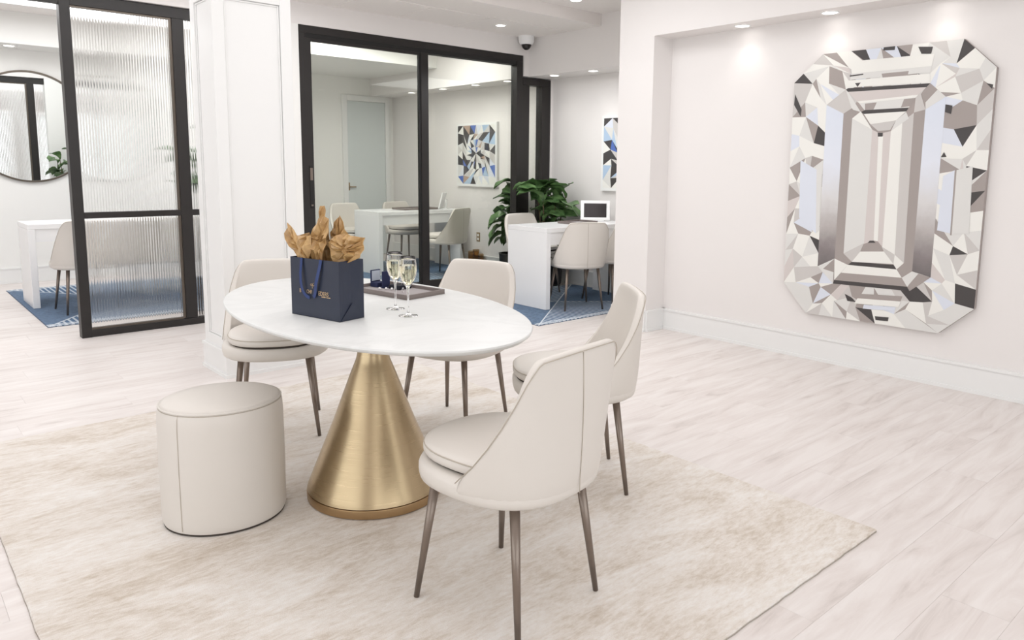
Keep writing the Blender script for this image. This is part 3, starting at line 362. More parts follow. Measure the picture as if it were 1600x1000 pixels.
frame_on(('x', px1, 1), py0, py1, .17, 2.34, .07, .014, pil, 'stile', M_trim)
m = MB()
for d, z0, z1 in [(.030, 0, .022), (.022, .022, .15), (.028, .15, .17)]: m.box(px0-d, px1+d, py0-d, py1+d, z0, z1)
m.build('plinth', M_trim, pil)

# ---- glazed partition, reeded panes on the left of the pillar
gl = tag(empty('window_1'), kind='structure')
fy0, fy1 = YG-.03, YG+.03
box('end_post', (1.153, 1.222, YG-.035, YG+.055, 0, 2.5), M_black, gl, .002)
box('top_rail', (-1.6, 1.153, fy0, fy1, 2.42, 2.5), M_black, gl, .002)
box('top_rail', (1.222, 2.12, fy0, fy1, 2.42, 2.5), M_black, gl, .002)
box('post', (1.905, 1.992, fy0, fy1, .06, 2.42), M_black, gl, .002)
box('glazing_bead', (1.885, 1.905, fy0+.012, fy1-.01, .06, 2.42), M_mframe, gl)
box('bottom_rail', (1.222, 2.12, fy0, fy1, 0, .055), M_black, gl, .002)
box('glazing_bead', (1.222, 1.885, fy0+.012, fy1-.01, .055, .068), M_mframe, gl)
box('glazing_bead', (1.222, 1.885, fy0+.012, fy1-.01, 2.408, 2.42), M_mframe, gl)
box('middle_rail', (1.222, 1.905, fy0, fy1, .895, .94), M_black, gl, .002)
box('middle_rail', (1.992, 2.12, fy0, fy1, .895, .94), M_black, gl, .002)
def reed(x0, x1, z0, z1):
    n = int((x1-x0)/.019*10); f, bk = [], []
    for i in range(n+1):
        x = x0+(x1-x0)*i/n; d = .0019*math.cos(2*PI*(x-x0)/.019); f.append((x, YG-.004+d)); bk.append((x, YG+.004))
    lo = [(p[0], p[1], z0) for p in f]+[(p[0], p[1], z0) for p in reversed(bk)]
    m = MB(); m.loft([lo, [(a, b, z1) for a, b, _ in lo]]); o = m.build('pane', M_reed, gl, smooth=True, auto=True); return o
for x0, x1 in ((1.222, 1.885), (1.992, 2.12)):
    for z0, z1 in ((.055, .895), (.94, 2.42)): reed(x0, x1, z0, z1)

# ---- sliding glass doors of the right office
dr = tag(empty('door_1'), kind='structure')
box('head_frame', (2.93, 5.51, YG-.05, YG+.05, 2.44, 2.505), M_black, dr, .002)
box('jamb', (2.93, 2.985, YG-.05, YG+.05, 0, 2.44), M_black, dr, .002)
box('jamb', (5.425, 5.51, YG-.05, YG+.05, 0, 2.44), M_black, dr, .002)
box('track', (2.985, 5.425, YG-.02, YG+.05, 0, .02), M_black, dr)
lf1 = box('sliding_leaf', (2.985, 3.045, YG-.045, YG-.008, .02, 2.40), M_black, dr, .002)
box('stile', (4.19, 4.275, YG-.045, YG-.008, .02, 2.40), M_black, dr, .002)
box('gasket', (4.165, 4.19, YG-.038, YG-.012, .02, 2.40), M_chan, dr)
box('rail', (3.045, 4.165, YG-.045, YG-.008, .02, .14), M_black, dr, .002)
box('rail', (3.045, 4.165, YG-.045, YG-.008, 2.375, 2.40), M_black, dr, .002)
box('track', (2.985, 5.425, YG-.045, YG+.045, 2.40, 2.44), M_chan, dr)
box('pane', (3.045, 4.165, YG-.028, YG-.022, .14, 2.375), M_pane, dr)
box('stile', (4.20, 4.27, YG+.005, YG+.042, .02, 2.40), M_black, dr, .002)
box('rail', (4.27, 5.425, YG+.005, YG+.042, .02, .14), M_black, dr, .002)
box('pane', (4.27, 5.425, YG+.020, YG+.026, .14, 2.40), M_pane, dr)
pull = box('flush_pull', (3.0, 3.03, YG-.050, YG-.044, .92, 1.30), M_chan, dr, .001)
box('lock_plate', (3.003, 3.027, YG-.053, YG-.050, 1.17, 1.28), M_leg, pull)
box('finger_catch', (3.006, 3.024, YG-.055, YG-.050, .94, .955), M_leg, pull)
wn = tag(empty('window_2'), kind='structure')
box('head_frame', (5.51, 5.93, YG-.05, YG+.05, 2.20, 2.275), M_black, wn, .002)
box('jamb', (5.80, 5.93, YG-.05, YG+.05, 0, 2.20), M_black, wn, .002)
box('jamb', (5.51, 5.62, YG-.04, YG+.04, 0, 2.20), M_black, wn, .002)
box('sill_rail', (5.62, 5.80, YG-.04, YG+.04, 0, .12), M_black, wn, .002)
box('pane', (5.62, 5.80, YG-.003, YG+.003, .12, 2.20), M_pane, wn)
# office door on the far wall
d2 = tag(empty('door_2'), kind='structure')
mb = MB().box(5.123, 5.195, YF-.03, YF, 0, 2.285).box(5.81, 5.884, YF-.03, YF, 0, 2.285).box(5.195, 5.81, YF-.03, YF, 2.205, 2.285); mb.build('casing', M_trim, d2, bevel=.003, seg=1)
box('door_leaf', (5.198, 5.807, YF-.012, YF-.001, .008, 2.20), M_door, d2)
lt = box('latch_plate', (5.20, 5.222, YF-.018, YF-.012, .95, 1.06), M_beige, d2)
MB().tube([(5.212, YF-.018, 1.0), (5.212, YF-.05, 1.0), (5.30, YF-.05, 1.0)], .009).build('lever', M_beige, lt, smooth=True)

# ================================================================ CHAIRS
NS = 2.5
def chair_shell():
    T = math.radians(88); NT = 32; t0 = math.radians(56); ZT = .812; ZE = .452
    cols = []; rim = []; seam = []
    def P(tt, k):
        x, y_ = sell(tt-PI/2, .238, .244, NS); q = tt/T
        xt = .206*math.sin(max(-PI/2, min(PI/2, q*PI/2*1.12))); yt = -.247+.026*abs(q)**2.2
        k = min(1, max(0, k)); bul = .010*math.sin(k*PI)
        X_, Y_ = x*(1-k)+xt*k, y_*(1-k)+yt*k; l = math.hypot(X_, Y_+.05) or 1
        return X_*(1+bul/l), Y_-bul*.6
    for i in range(NT+1):
        t = -T+2*T*i/NT; at = abs(t)
        if at < t0-.12: zt = ZT-.006*(at/t0)**2
        else:
            k = (at-t0)/(T-t0); lin = ZT-.006-(ZT-.006-ZE)*max(0, k)
            e = .10; zt = lin if k > e else ZT-.006-(ZT-.006-ZE)*((k+.35)**2/(4*.35) if k > -.35 else 0)*.9 if k > -.35 else ZT-.006
            zt = min(zt, ZT-.006)
        th = .0155
        def pos(z, off):
            k = (z-.43)/(ZT-.43); a = P(t, k); c_, d_ = P(min(T, t+.02), k), P(max(-T, t-.02), k)
            tx, ty = c_[0]-d_[0], c_[1]-d_[1]; l = math.hypot(tx, ty) or 1
            return (a[0]+ty/l*off, a[1]-tx/l*off, z)
        col = [pos(z, off) for z, off in [(.384, -.055), (.386, -.03), (.394, -.006), (.412, th-.002)]]
        for q in (.2, .45, .72, .93): col.append(pos(.412+(zt-.012-.412)*q, th))
        col.append(pos(zt-.007, th)); rim.append(pos(zt-.007, th+.0006))
        col += [pos(zt, th*.55), pos(zt+.001, -th*.4), pos(zt-.006, -th)]
        for q in (.93, .7, .4, .12): col.append(pos(.43+(zt-.012-.43)*q, -th))
        col += [pos(.42, -th-.005), pos(.40, -.04)]
        cols.append(col)
        if i == NT//2: seam.append([pos(.40+(zt-.41)*q/10, th+.0004) for q in range(11)])
    m = MB(); m.loft(cols, True, True, True)
    return m, rim, seam
def slab(a, b_, n, cx, cy, prof, N=40):
    m = MB(); rings = []
    for sc, z in prof: rings.append([(cx+sc[0]*p[0] if isinstance(sc, tuple) else cx+p[0]*sc, cy+(sc[1] if isinstance(sc, tuple) else sc)*p[1], z) for p in [sell(2*PI*k/N, a, b_, n) for k in range(N)]])
    return m.loft(rings)
def make_chair():
    root = empty('upholstered_chair')
    slab(.250, .252, NS, 0, -.002, [(.80, .383), (.93, .386), (.985, .396), (1.0, .412), (.998, .432), (.97, .445), (.90, .449)]).build('seat_base', M_lea, root, smooth=True)
    slab(.205, .225, NS, 0, .012, [(1, .447), (1, .458)]).build('gap_shade', M_gapd, root)  # dark slab, paints in the shade between seat base and cushion
    slab(.2215, .237, NS, 0, .012, [(.93, .456), (.975, .458), (1.0, .466), (1.0, .480), (.98, .491), (.90, .498), (.6, .506), (.25, .508)]).build('seat_cushion', M_lea, root, smooth=True)
    pts = [sell(2*PI*k/48, .2215*.99, .237*.99, NS) for k in range(48)]
    MB().tube([(p[0], p[1]+.012, .4865) for p in pts], .0022, 5, True).build('piping', M_seam, root.children[-1] if False else [c for c in root.children if c.name.startswith('seat_cushion')][0], smooth=True)
    m, rim, seams = chair_shell()
    sh = m.build('backrest', M_lea, root, smooth=True, sub=1)
    pm = MB().tube(rim, .0016, 5)
    for s_ in seams: pm.tube(s_, .0012, 5)
    pm.build('piping', M_seam, sh, smooth=True)
    for sx in (-1, 1):
        for sy in (1, -1):
            MB().tube([(sx*.150, sy*.150, .398), (sx*(.195 if sy > 0 else .187), sy*.198, 0)], [.0155, .0085], 14).build('leg', M_leg, root, smooth=True)
    return root
chair = make_chair()
def place(x, y_, head, label, group, first=[True]):
    o = chair if first[0] else copy_tree(chair); first[0] = False
    o.location = (x, y_, 0.013 if (0.2 < x < 2.7 and 1.0 < y_ < 4.1) else .0085); o.rotation_euler = (0, 0, math.radians(head)-PI/2)
    return tag(o, label, 'chair', group)
G1, G2, G3 = 'cream chairs around the oval table', 'cream chairs around the desk by the pier', 'cream chairs in the glazed office'
place(1.386, 1.622, 99, 'cream leather chair nearest the camera, its back towards the viewer', G1)
place(2.148, 2.109, 143, 'cream leather chair right of the table, seen side on behind the nearest chair', G1)
place(2.172, 2.962, 200, 'cream leather chair on the far side of the table behind the champagne glasses', G1)
place(1.478, 3.500, -117, 'cream leather chair by the pillar, half hidden by the gift bag', G1)
place(4.960, 4.850, 67, 'cream chair with its back to the room at the white desk beside the pier', G2)
place(5.220, 5.730, -93, 'cream chair behind the white desk in front of the fiddle leaf fig', G2)
place(5.500, 4.900, 90, 'cream chair at the white desk, mostly hidden by the pier edge', G2)
place(5.200, 7.300, 112, 'grey looking chair behind the glass doors beside the tablet', G3)
place(4.700, 8.600, -90, 'chair behind the left end of the desk in the glazed office', G3)
place(5.500, 8.640, -90, 'chair behind the glazed office desk, showing above the tray on it', G3)
place(1.420, 7.480, 92, 'cream chair at the left office desk, cut by the black end post', 'chairs in the left office')
place(2.050, 7.520, 95, 'chair seen blurred through the reeded glass in the left office', 'chairs in the left office')

# ================================================================ RUGS
r = thing('area_rug', 'large beige abstract rug with silky streaks under the oval marble table', 'rug', (1.47, 2.59, 0))
m = MB(); nx, ny = 60, 76; W2, H2 = 1.203, 1.53
rn = random.Random(5)
edge = []
for k in range(ny): edge.append((W2+rn.uniform(-.002, .002), -H2+2*H2*k/ny))
for k in range(nx): edge.append((W2-2*W2*k/nx, H2+rn.uniform(-.002, .002)))
for k in range(ny): edge.append((-W2+rn.uniform(-.002, .002), H2-2*H2*k/ny))
for k in range(nx): edge.append((-W2+2*W2*k/nx, -H2+rn.uniform(-.002, .002)))
m.loft([[(x, y_, .001) for x, y_ in edge], [(x*1.001, y_*1.001, .008) for x, y_ in edge], [(x*.998, y_*.998, .012) for x, y_ in edge]])
m.build('pile', M_rug, r)
m = MB(); m.loft([[(x*1.0012, y_*1.0012, .0005) for x, y_ in edge], [(x*1.0012, y_*1.0012, .0035) for x, y_ in edge]], cap0=False, cap1=False)
m.build('binding', M_seam, r)
def brug(label, x0, x1, y0, y1, name):
    t = thing('blue_rug', label, 'rug', ((x0+x1)/2, (y0+y1)/2, 0)); hx, hy = (x1-x0)/2, (y1-y0)/2
    box('pile', (-hx, hx, -hy, hy, 0, .008), blue_rug(name, x0, y0, x1, y1), t, .002)
    MB().box(-hx-.004, hx+.004, -hy-.004, hy+.004, 0, .004).build('binding', mat(name+'_edge', sr(92, 104, 124), .8), t)
brug('blue rug with white stripes under the white desk beside the pier', 4.12, 5.90, 4.45, 5.84, 'blue_rug_bay')
brug('blue rug with striped ends in the left office', 1.03, 2.68, 6.86, 9.1, 'blue_rug_left')
brug('blue rug behind the glass doors of the right office', 3.6, 5.85, 6.85, 8.9, 'blue_rug_office')

# ================================================================ OVAL TABLE
tb = thing('oval_dining_table', 'oval white marble table on a brushed brass cone base', 'table', (1.454, 2.528, .012))
def ell_ring(sc, z): return [(.486*sc[0]*math.cos(2*PI*k/96), .860*sc[1]*math.sin(2*PI*k/96), z-.012) for k in range(96)]
def so(d): return ((.486+d)/.486, (.860+d)/.860)
m = MB().loft([ell_ring(so(-.034), .7345), ell_ring(so(-.012), .740), ell_ring(so(-.003), .747), ell_ring(so(0), .753), ell_ring(so(-.002), .758), ell_ring(so(-.007), .760)])
tt = m.build('table_top', M_marble, tb, smooth=True, auto=True); tt.rotation_euler = (0, 0, math.radians(-2.9)); tt.location = (.011, .064, 0)
prof = [(.252, .032), (.2635, .040), (.260, .052), (.157, .305), (.090, .485), (.066, .545), (.053, .600), (.047, .640), (.046, .722)]
pp = []
for i in range(len(prof)-1):
    for k in range(4): t = k/4; pp.append((prof[i][0]*(1-t)+prof[i+1][0]*t, prof[i][1]*(1-t)+prof[i+1][1]*t))
pp.append(prof[-1])
MB().lathe(pp, 96).build('cone_base', M_brass, tb, smooth=True, auto=True)
MB().lathe([(.252, 0), (.264, .004), (.265, .030), (.2635, .036), (.252, .037)], 96).build('foot_band', M_brass2, tb, smooth=True, auto=True)
MB().lathe([(.16, .712), (.16, .7225)], 48).build('mounting_plate', M_brass2, tb)

# ================================================================ STOOL
st = thing('round_pouf', 'cream leather drum stool with piped top, left of the brass table base', 'stool', (.930, 2.722, .012), math.radians(-13))
N = 72
def sring(s_, z): return [(.217*s_*math.cos(2*PI*k/N), .195*s_*math.sin(2*PI*k/N), z-.012) for k in range(N)]
MB().loft([sring(.975, .020), sring(.995, .030), sring(1.0, .05), sring(1.006, .24), sring(1.0, .40), sring(.99, .435), sring(.965, .451)]).build('body', M_lea, st, smooth=True, auto=True)
MB().loft([sring(.955, .452), sring(.955, .458), sring(.90, .464), sring(.6, .472), sring(.2, .475)]).build('top_cushion', M_lea, st, smooth=True)
MB().tube(sring(.962, .4535), .0042, 8, True).build('piping', M_lea, st, smooth=True)
MB().tube(sring(.972, .4475), .0013, 5, True).build('seam', M_seam, st, smooth=True)
MB().loft([sring(.95, .0125), sring(.975, .014), sring(.975, .022)]).build('base_ring', M_gapd, st)
k = math.radians(-150+13)
MB().tube([(.217*s_*math.cos(k), .195*s_*math.sin(k), z-.012) for s_, z in [(1.0, .03), (1.003, .05), (1.009, .24), (1.003, .40), (.992, .435), (.968, .45)]], .0012, 5).build('seam', M_seam, st)

# ================================================================ ON THE TABLE
TZ = .7605
bagr = thing('gift_bag', 'navy blue paper gift bag with ribbon handles and gold lettering', 'gift bag', (1.223, 2.352, TZ), math.atan2(.254, -.060))
# local: +x from the near corner to the left corner, front face at y=0 and the bag body towards -y
bw, bd, bh = .261, .114, .214
def panel(name, pts, m_, th=.0012, parent=bagr):
    P = [Vector(p) for p in pts]; n = (P[1]-P[0]).cross(P[2]-P[0]).normalized()*th
    return MB().loft([[tuple(p) for p in P], [tuple(p+n) for p in P]]).build(name, m_, parent)
front = panel('front_panel', [(0, 0, 0), (bw, 0, 0), (bw, 0, bh), (0, 0, bh)], M_navy)
panel('back_panel', [(0, -bd, 0), (bw, -bd, 0), (bw, -bd, bh), (0, -bd, bh)], M_navy)
panel('gusset', [(0, 0, 0), (0, -bd/2, 0), (.004, -bd/2, bh), (0, 0, bh)], M_navy)
panel('gusset', [(0, -bd/2, 0), (0, -bd, 0), (0, -bd, bh), (.004, -bd/2, bh)], M_navy)
panel('gusset', [(bw, 0, 0), (bw, -bd, 0), (bw, -bd, bh), (bw, 0, bh)], M_navy)
panel('gusset_fold', [(-.0016, -.004, .002), (-.0016, -bd+.004, .002), (-.0040, -bd/2, .062)], M_navy)
box('base_panel', (0, bw, -bd, 0, 0, .002), M_navyi, bagr)
def ribbon(pts, wd, name):
    m = MB(); P = [Vector(p) for p in pts]; r_ = []
    for i, p in enumerate(P):
        t = (P[min(i+1, len(P)-1)]-P[max(i-1, 0)]).normalized(); s_ = t.cross(Vector((0, 1, 0))).normalized()*wd/2
        o_ = Vector((0, .0008, 0)); r_.append([tuple(p-s_), tuple(p+s_), tuple(p+s_+o_), tuple(p-s_+o_)])
    return m.loft(r_).build(name, M_ribbon, bagr, smooth=False)
ribbon([(.192, -.004, .210), (.192, .004, .2145), (.193, .006, .19), (.193, .010, .16), (.190, .012, .13), (.186, .011, .105), (.178, .009, .088), (.166, .007, .077), (.150, .006, .0725)], .0125, 'ribbon_handle')
ribbon([(.087, -.004, .210), (.087, .004, .2145), (.091, .006, .19), (.099, .009, .16), (.106, .011, .135), (.112, .010, .114), (.116, .008, .098), (.121, .0065, .086), (.130, .006, .077)], .0145, 'ribbon_handle')
def text(body, size, loc, parent, m_, name='lettering', sx=1.0):
    cu = bpy.data.curves.new('lettering', 'FONT'); cu.body = body; cu.size = size; cu.extrude = .0002; cu.align_x = 'LEFT'
    to = bpy.data.objects.new('tmp', cu); C.objects.link(to); bpy.context.view_layer.update()
    me = bpy.data.meshes.new_from_object(to.evaluated_get(bpy.context.evaluated_depsgraph_get())); bpy.data.objects.remove(to)
    # letters stand on the front face: text x runs towards -x (right as seen), text up is +z, facing +y
    me.transform(Matrix(((-sx, 0, 0, loc[0]), (0, 0, 1, loc[1]), (0, 1, 0, loc[2]), (0, 0, 0, 1))))
    me.materials.clear(); me.materials.append(m_)
    o = bpy.data.objects.new(name, me); C.objects.link(o); o.parent = parent; return o
text('B', .0200, (.2125, .0015, .0865), front, M_gold, 'lettering', .8)
text('CHF', .0200, (.173, .0015, .0868), front, M_gold, 'lettering', .8)
text('EDERS', .0215, (.109, .0015, .0855), front, M_gold, 'lettering', .92)
m = MB()
for i, (a, b_) in enumerate([(0, .006), (.0075, .012), (.0135, .021), (.026, .031), (.0325, .037), (.0385, .0465)]): m.box(.091-b_, .091-a, .0013, .0017, .0795, .0830)
m.build('fine_print', M_gold, front)
em = MB(); ex, ez = .140, .117
em.tube([(ex+.0000, .0016, ez-.010), (ex, .0016, ez+.002)], .0008, 5)
em.tube([(ex, .0016, ez+.002), (ex-.006, .0016, ez+.010)], .0008, 5); em.tube([(ex, .0016, ez+.002), (ex+.004, .0016, ez+.007), (ex+.010, .0016, ez+.004), (ex+.007, .0016, ez-.001), (ex+.001, .0016, ez+.001)], .0007, 5)
em.tube([(ex-.001, .0016, ez+.001), (ex-.008, .0016, ez-.001), (ex-.012, .0016, ez+.004)], .0007, 5)
em.build('emblem', M_gold, front)
# tissue paper sheets crumpled in the bag
TIS = [([(.344, .336), (.358, .274), (.305, .212), (.255, .150), (.20, .150), (.227, .206), (.216, .295), (.29, .291)], .022),
       ([(.151, .401), (.130, .400), (.129, .349), (.140, .25), (.17, .25), (.168, .335)], .060),
       ([(.160, .359), (.135, .369), (.115, .352), (.121, .291), (.150, .218), (.155, .150), (.20, .150), (.235, .28), (.212, .298)], .035),
       ([(.039, .369), (.060, .359), (.103, .304), (.097, .24), (.060, .150), (.02, .150), (.005, .299)], .080),
       ([(.121, .273), (.089, .293), (.04, .309), (-.005, .304), (-.070, .301), (-.072, .27), (-.045, .23), (-.012, .150), (.058, .150), (.098, .223)], .045),
       ([(.139, .348), (.108, .350), (.110, .287), (.080, .223), (.09, .150), (.163, .150), (.166, .289)], .075),
       ([(.30, .28), (.22, .30), (.19, .25), (.17, .17), (.24, .16), (.28, .21)], .060),
       ([(.06, .30), (-.02, .29), (-.03, .2), (.0, .15), (.07, .16), (.10, .24)], .088)]
tis = thing('tissue_paper', 'crumpled brown tissue paper sticking out of the navy gift bag', 'tissue paper', (1.223, 2.352, TZ), math.atan2(.254, -.060))
rt = random.Random(11)
for poly, off in TIS:
    P = [(u-1.31*(.055-off), z) for u, z in poly]
    Q = []
    for i in range(len(P)):
        a, b_ = P[i], P[(i+1) % len(P)]
        for t in (0, .34, .67): Q.append((a[0]*(1-t)+b_[0]*t+(rt.uniform(-.003, .003) if t else 0), a[1]*(1-t)+b_[1]*t+(rt.uniform(-.003, .003) if t else 0)))
    Q = [(min(max(u, .012), bw-.012) if z < bh else u, z) for u, z in Q]
    cx = sum(q[0] for q in Q)/len(Q); cz = sum(q[1] for q in Q)/len(Q); n = len(Q)
    rings = []
    for s_, amp in ((1, .006), (.72, .016), (.42, .014), (.16, .01)):
        rings.append([(cx+(q[0]-cx)*s_+rt.uniform(-.002, .002), q[1], s_, amp, rt.uniform(-1, 1)) for q in Q])
    vs = []
    for rg, (s_, amp) in zip(rings, ((1, .006), (.72, .016), (.42, .014), (.16, .01))):
        for i, (u, z, _, _, rr) in enumerate(rg):
            z2 = cz+(Q[i][1]-cz)*s_
            dep = -off+amp*rr*(1 if z2 > bh else .4)
            if z2 < bh+.01: dep = min(max(dep, -bd+.008), -.010)
            vs.append((u, dep, z2))
    fs = []
    for r_ in range(3):
        for i in range(n):
            a, b_ = r_*n+i, r_*n+(i+1) % n; fs += [(a, b_, b_+n), (a, b_+n, a+n)] if (i+r_) % 2 else [(a, b_, a+n), (b_, b_+n, a+n)]
    fs.append(tuple(range(3*n, 4*n)))
    o = MB().add(vs, fs).build('sheet', M_kraft, tis)
    md = o.modifiers.new('solid', 'SOLIDIFY'); md.thickness = .0010

# champagne flutes
def make_flute():
    t = empty('champagne_flute')
    outp = [(.0345, 0), (.0352, .0012), (.033, .0022), (.016, .004), (.0052, .010), (.0040, .022), (.0036, .06), (.0040, .095), (.0065, .107), (.015, .118), (.0245, .133), (.0305, .152), (.0325, .170), (.0318, .190), (.0298, .208), (.0283, .220)]
    inp = [(.0274, .220), (.0289, .208), (.0309, .190), (.0316, .170), (.0296, .152), (.0236, .134), (.0142, .1195), (.005, .1115), (.0005, .1105)]
    MB().lathe(outp+inp, 40).build('glass', M_flute, t, smooth=True)
    wp = [(.0008, .1108), (.0048, .1118), (.0140, .1198), (.0234, .1343), (.0294, .1522), (.0314, .170), (.0311, .180), (.0306, .1880)]
    MB().lathe(wp, 40).build('sparkling_wine', M_wine, t, smooth=True, auto=True)
    mb = MB(); rb = random.Random(4)
    for k in range(70):
        a, rr = rb.uniform(0, 2*PI), .029*math.sqrt(rb.random()) if k > 34 else .0292; x, y_ = rr*math.cos(a), rr*math.sin(a); z = .1884; s_ = rb.uniform(.0005, .0011)
        mb.add([(x+s_, y_, z), (x-s_, y_, z), (x, y_+s_, z), (x, y_-s_, z), (x, y_, z+s_), (x, y_, z-s_)], [(0, 2, 4), (2, 1, 4), (1, 3, 4), (3, 0, 4), (2, 0, 5), (1, 2, 5), (3, 1, 5), (0, 3, 5)])
    tag(mb.build('bubbles', M_foam, t), kind='stuff')
    return t
fl = make_flute(); fl.location = (1.511, 2.449, TZ); tag(fl, 'left champagne flute of the two, standing farther from the camera', 'champagne glass', 'champagne flutes on the marble table')
f2 = copy_tree(fl); f2.location = (1.475, 2.303, TZ); tag(f2, 'right champagne flute of the two, standing nearer the table edge', 'champagne glass', 'champagne flutes on the marble table')

# tray with jewellery
def make_tray(L, D, hgt, name, label, loc, rz, grp=None):
    t = thing(name, label, 'tray', loc, rz)
    box('base', (0, L, 0, D, 0, .004), M_tray, t)
    box('lining', (.008, L-.008, .008, D-.008, .004, .006), M_trayi, t)
    m = MB().box(0, L, 0, .008, .004, hgt).box(0, L, D-.008, D, .004, hgt).box(0, .008, .008, D-.008, .004, hgt).box(L-.008, L, .008, D-.008, .004, hgt)
    m.build('rim', M_tray, t, bevel=.001, seg=1); return t
ta = math.atan2(.039, .214)
make_tray(.218, .375, .020, 'jewellery_tray', 'taupe leather tray holding rings behind the champagne glasses', (1.646, 2.573, TZ), ta)
def tl(u, v, z=0): return (1.646+u*math.cos(ta)-v*math.sin(ta), 2.573+u*math.sin(ta)+v*math.cos(ta), TZ+.006+z)
rb_ = thing('ring_box', 'small navy ring box with its lid raised in the tray', 'ring box', tl(.108, .310), ta)
box('box_base', (0, .055, 0, .05, 0, .022), M_navyv, rb_, .002); box('lid', (0, .055, .043, .050, .022, .075), M_navyv, rb_, .002)
box('lid_lining', (.004, .051, .0415, .043, .026, .071), mat('pale_satin', sr(190, 198, 210), .4), [c for c in rb_.children if c.name.startswith('lid')][0])
sb_ = thing('earring_stand', 'upright dark navy card stand beside the ring box in the tray', 'display stand', tl(.112, .277), ta)
box('card', (0, .040, 0, .010, .006, .075), M_navyv, sb_, .001); box('foot', (-.002, .038, -.006, .018, 0, .006), M_navyv, sb_, .001)
rp = thing('ring_pad', 'low black velvet ring pad in the middle of the tray', 'ring pad', tl(.122, .185), ta)
rp.location.z += .0005
box('pad', (0, .075, 0, .070, 0, .018), M_velvet, rp, .003); box('slot', (.008, .067, .030, .033, .0178, .0190), M_gapd, rp)
def ring_obj(label, loc, grp, rz=0, name='diamond_ring'):
    t = thing(name, label, 'ring', loc, rz, grp)
    MB().tube([(.009*math.cos(2*PI*k/20), 0, .010+.009*math.sin(2*PI*k/20)) for k in range(20)], .0010, 6, True).build('band', M_silver, t, smooth=True)
    MB().lathe([(.0008, .0165), (.0042, .0205), (.0028, .0225)], 8).build('stone', M_stone, t)
ring_obj('diamond ring standing on the front corner of the tray', tl(.090, .125), 'rings in the tray', .4)
ring_obj('diamond ring set in the slot of the velvet pad', (tl(.160, .216)[0], tl(.160, .216)[1], TZ+.006+.0165), 'rings in the tray', .2)
for i, (u, v, lb) in enumerate([(.078, .262, 'pearl nearest the bag in the row of pearls'), (.094, .238, 'middle pearl in the row on the tray'), (.104, .212, 'pearl nearest the glasses in the row of pearls')]):
    p = thing('pearl_earring', lb, 'earring', tl(u, v), 0, 'pearl earrings in the tray')
    MB().lathe([(.0004, .0002), (.004, .0022), (.0058, .006), (.004, .0098), (.0004, .0118)], 14).build('pearl', M_wplast, p, smooth=True)
    MB().tube([(.005, 0, .006), (.012, 0, .006)], .0006, 5).build('post', M_silver, p)

# ================================================================ DESKS
def make_desk(label, x0, x1, y0, y1):
    t = thing('waterfall_desk', label, 'desk', ((x0+x1)/2, (y0+y1)/2, .008)); hx, hy = (x1-x0)/2, (y1-y0)/2; z = .752
    box('desk_top', (-hx, hx, -hy, hy, z-.045, z), M_desk, t, .003)
    box('end_panel', (-hx, -hx+.055, -hy, hy, 0, z-.045), M_desk, t, .003); box('end_panel', (hx-.055, hx, -hy, hy, 0, z-.045), M_desk, t, .003)
    box('apron', (-hx+.055, hx-.055, -hy+.012, -hy+.032, z-.16, z-.045), M_desk, t); box('apron', (-hx+.055, hx-.055, hy-.032, hy-.012, z-.16, z-.045), M_desk, t)
    return t
make_desk('white waterfall desk on a striped blue rug beside the pier', 4.61, 5.86, 4.89, 5.43)
make_desk('white desk seen through the tinted glass doors', 4.55, 5.80, 7.72, 8.30)
make_desk('white desk end standing on the blue rug in the left office', 1.07, 2.45, 7.79, 8.33)
make_tray(.34, .24, .022, 'desk_tray', 'flat taupe tray on the white desk beside the pier', (5.13, 5.02, .762), .12)
make_tray(.50, .30, .022, 'desk_tray', 'dark flat tray on the desk behind the glass doors', (5.0, 7.86, .762), 0)
def tablet(label, loc, head):
    t = thing('tablet_display', label, 'tablet', loc, head+PI/2)
    a = math.radians(14); R_ = Matrix.Rotation(-a, 4, 'X')
    def tb_(name, b, m_, par, bev=.004):
        o = box(name, b, m_, par, bev); o.data.transform(R_); return o
    body = tb_('bezel', (-.15, .15, -.008, .008, .012, .215), M_wplast, t)
    tb_('screen', (-.115, .115, -.0095, -.008, .040, .185), M_screen, body, 0)
    MB().box(-.09, .09, -.01, .10, 0, .012).box(-.04, .04, .06, .08, .012, .12).build('stand', M_wplast, t, bevel=.002, seg=1)
tablet('white framed tablet on a stand on the desk beside the pier', (5.62, 5.24, .761), math.radians(225))
tablet('white tablet stand on the desk behind the glass doors, seen edge on', (5.60, 7.95, .761), math.radians(175-40))

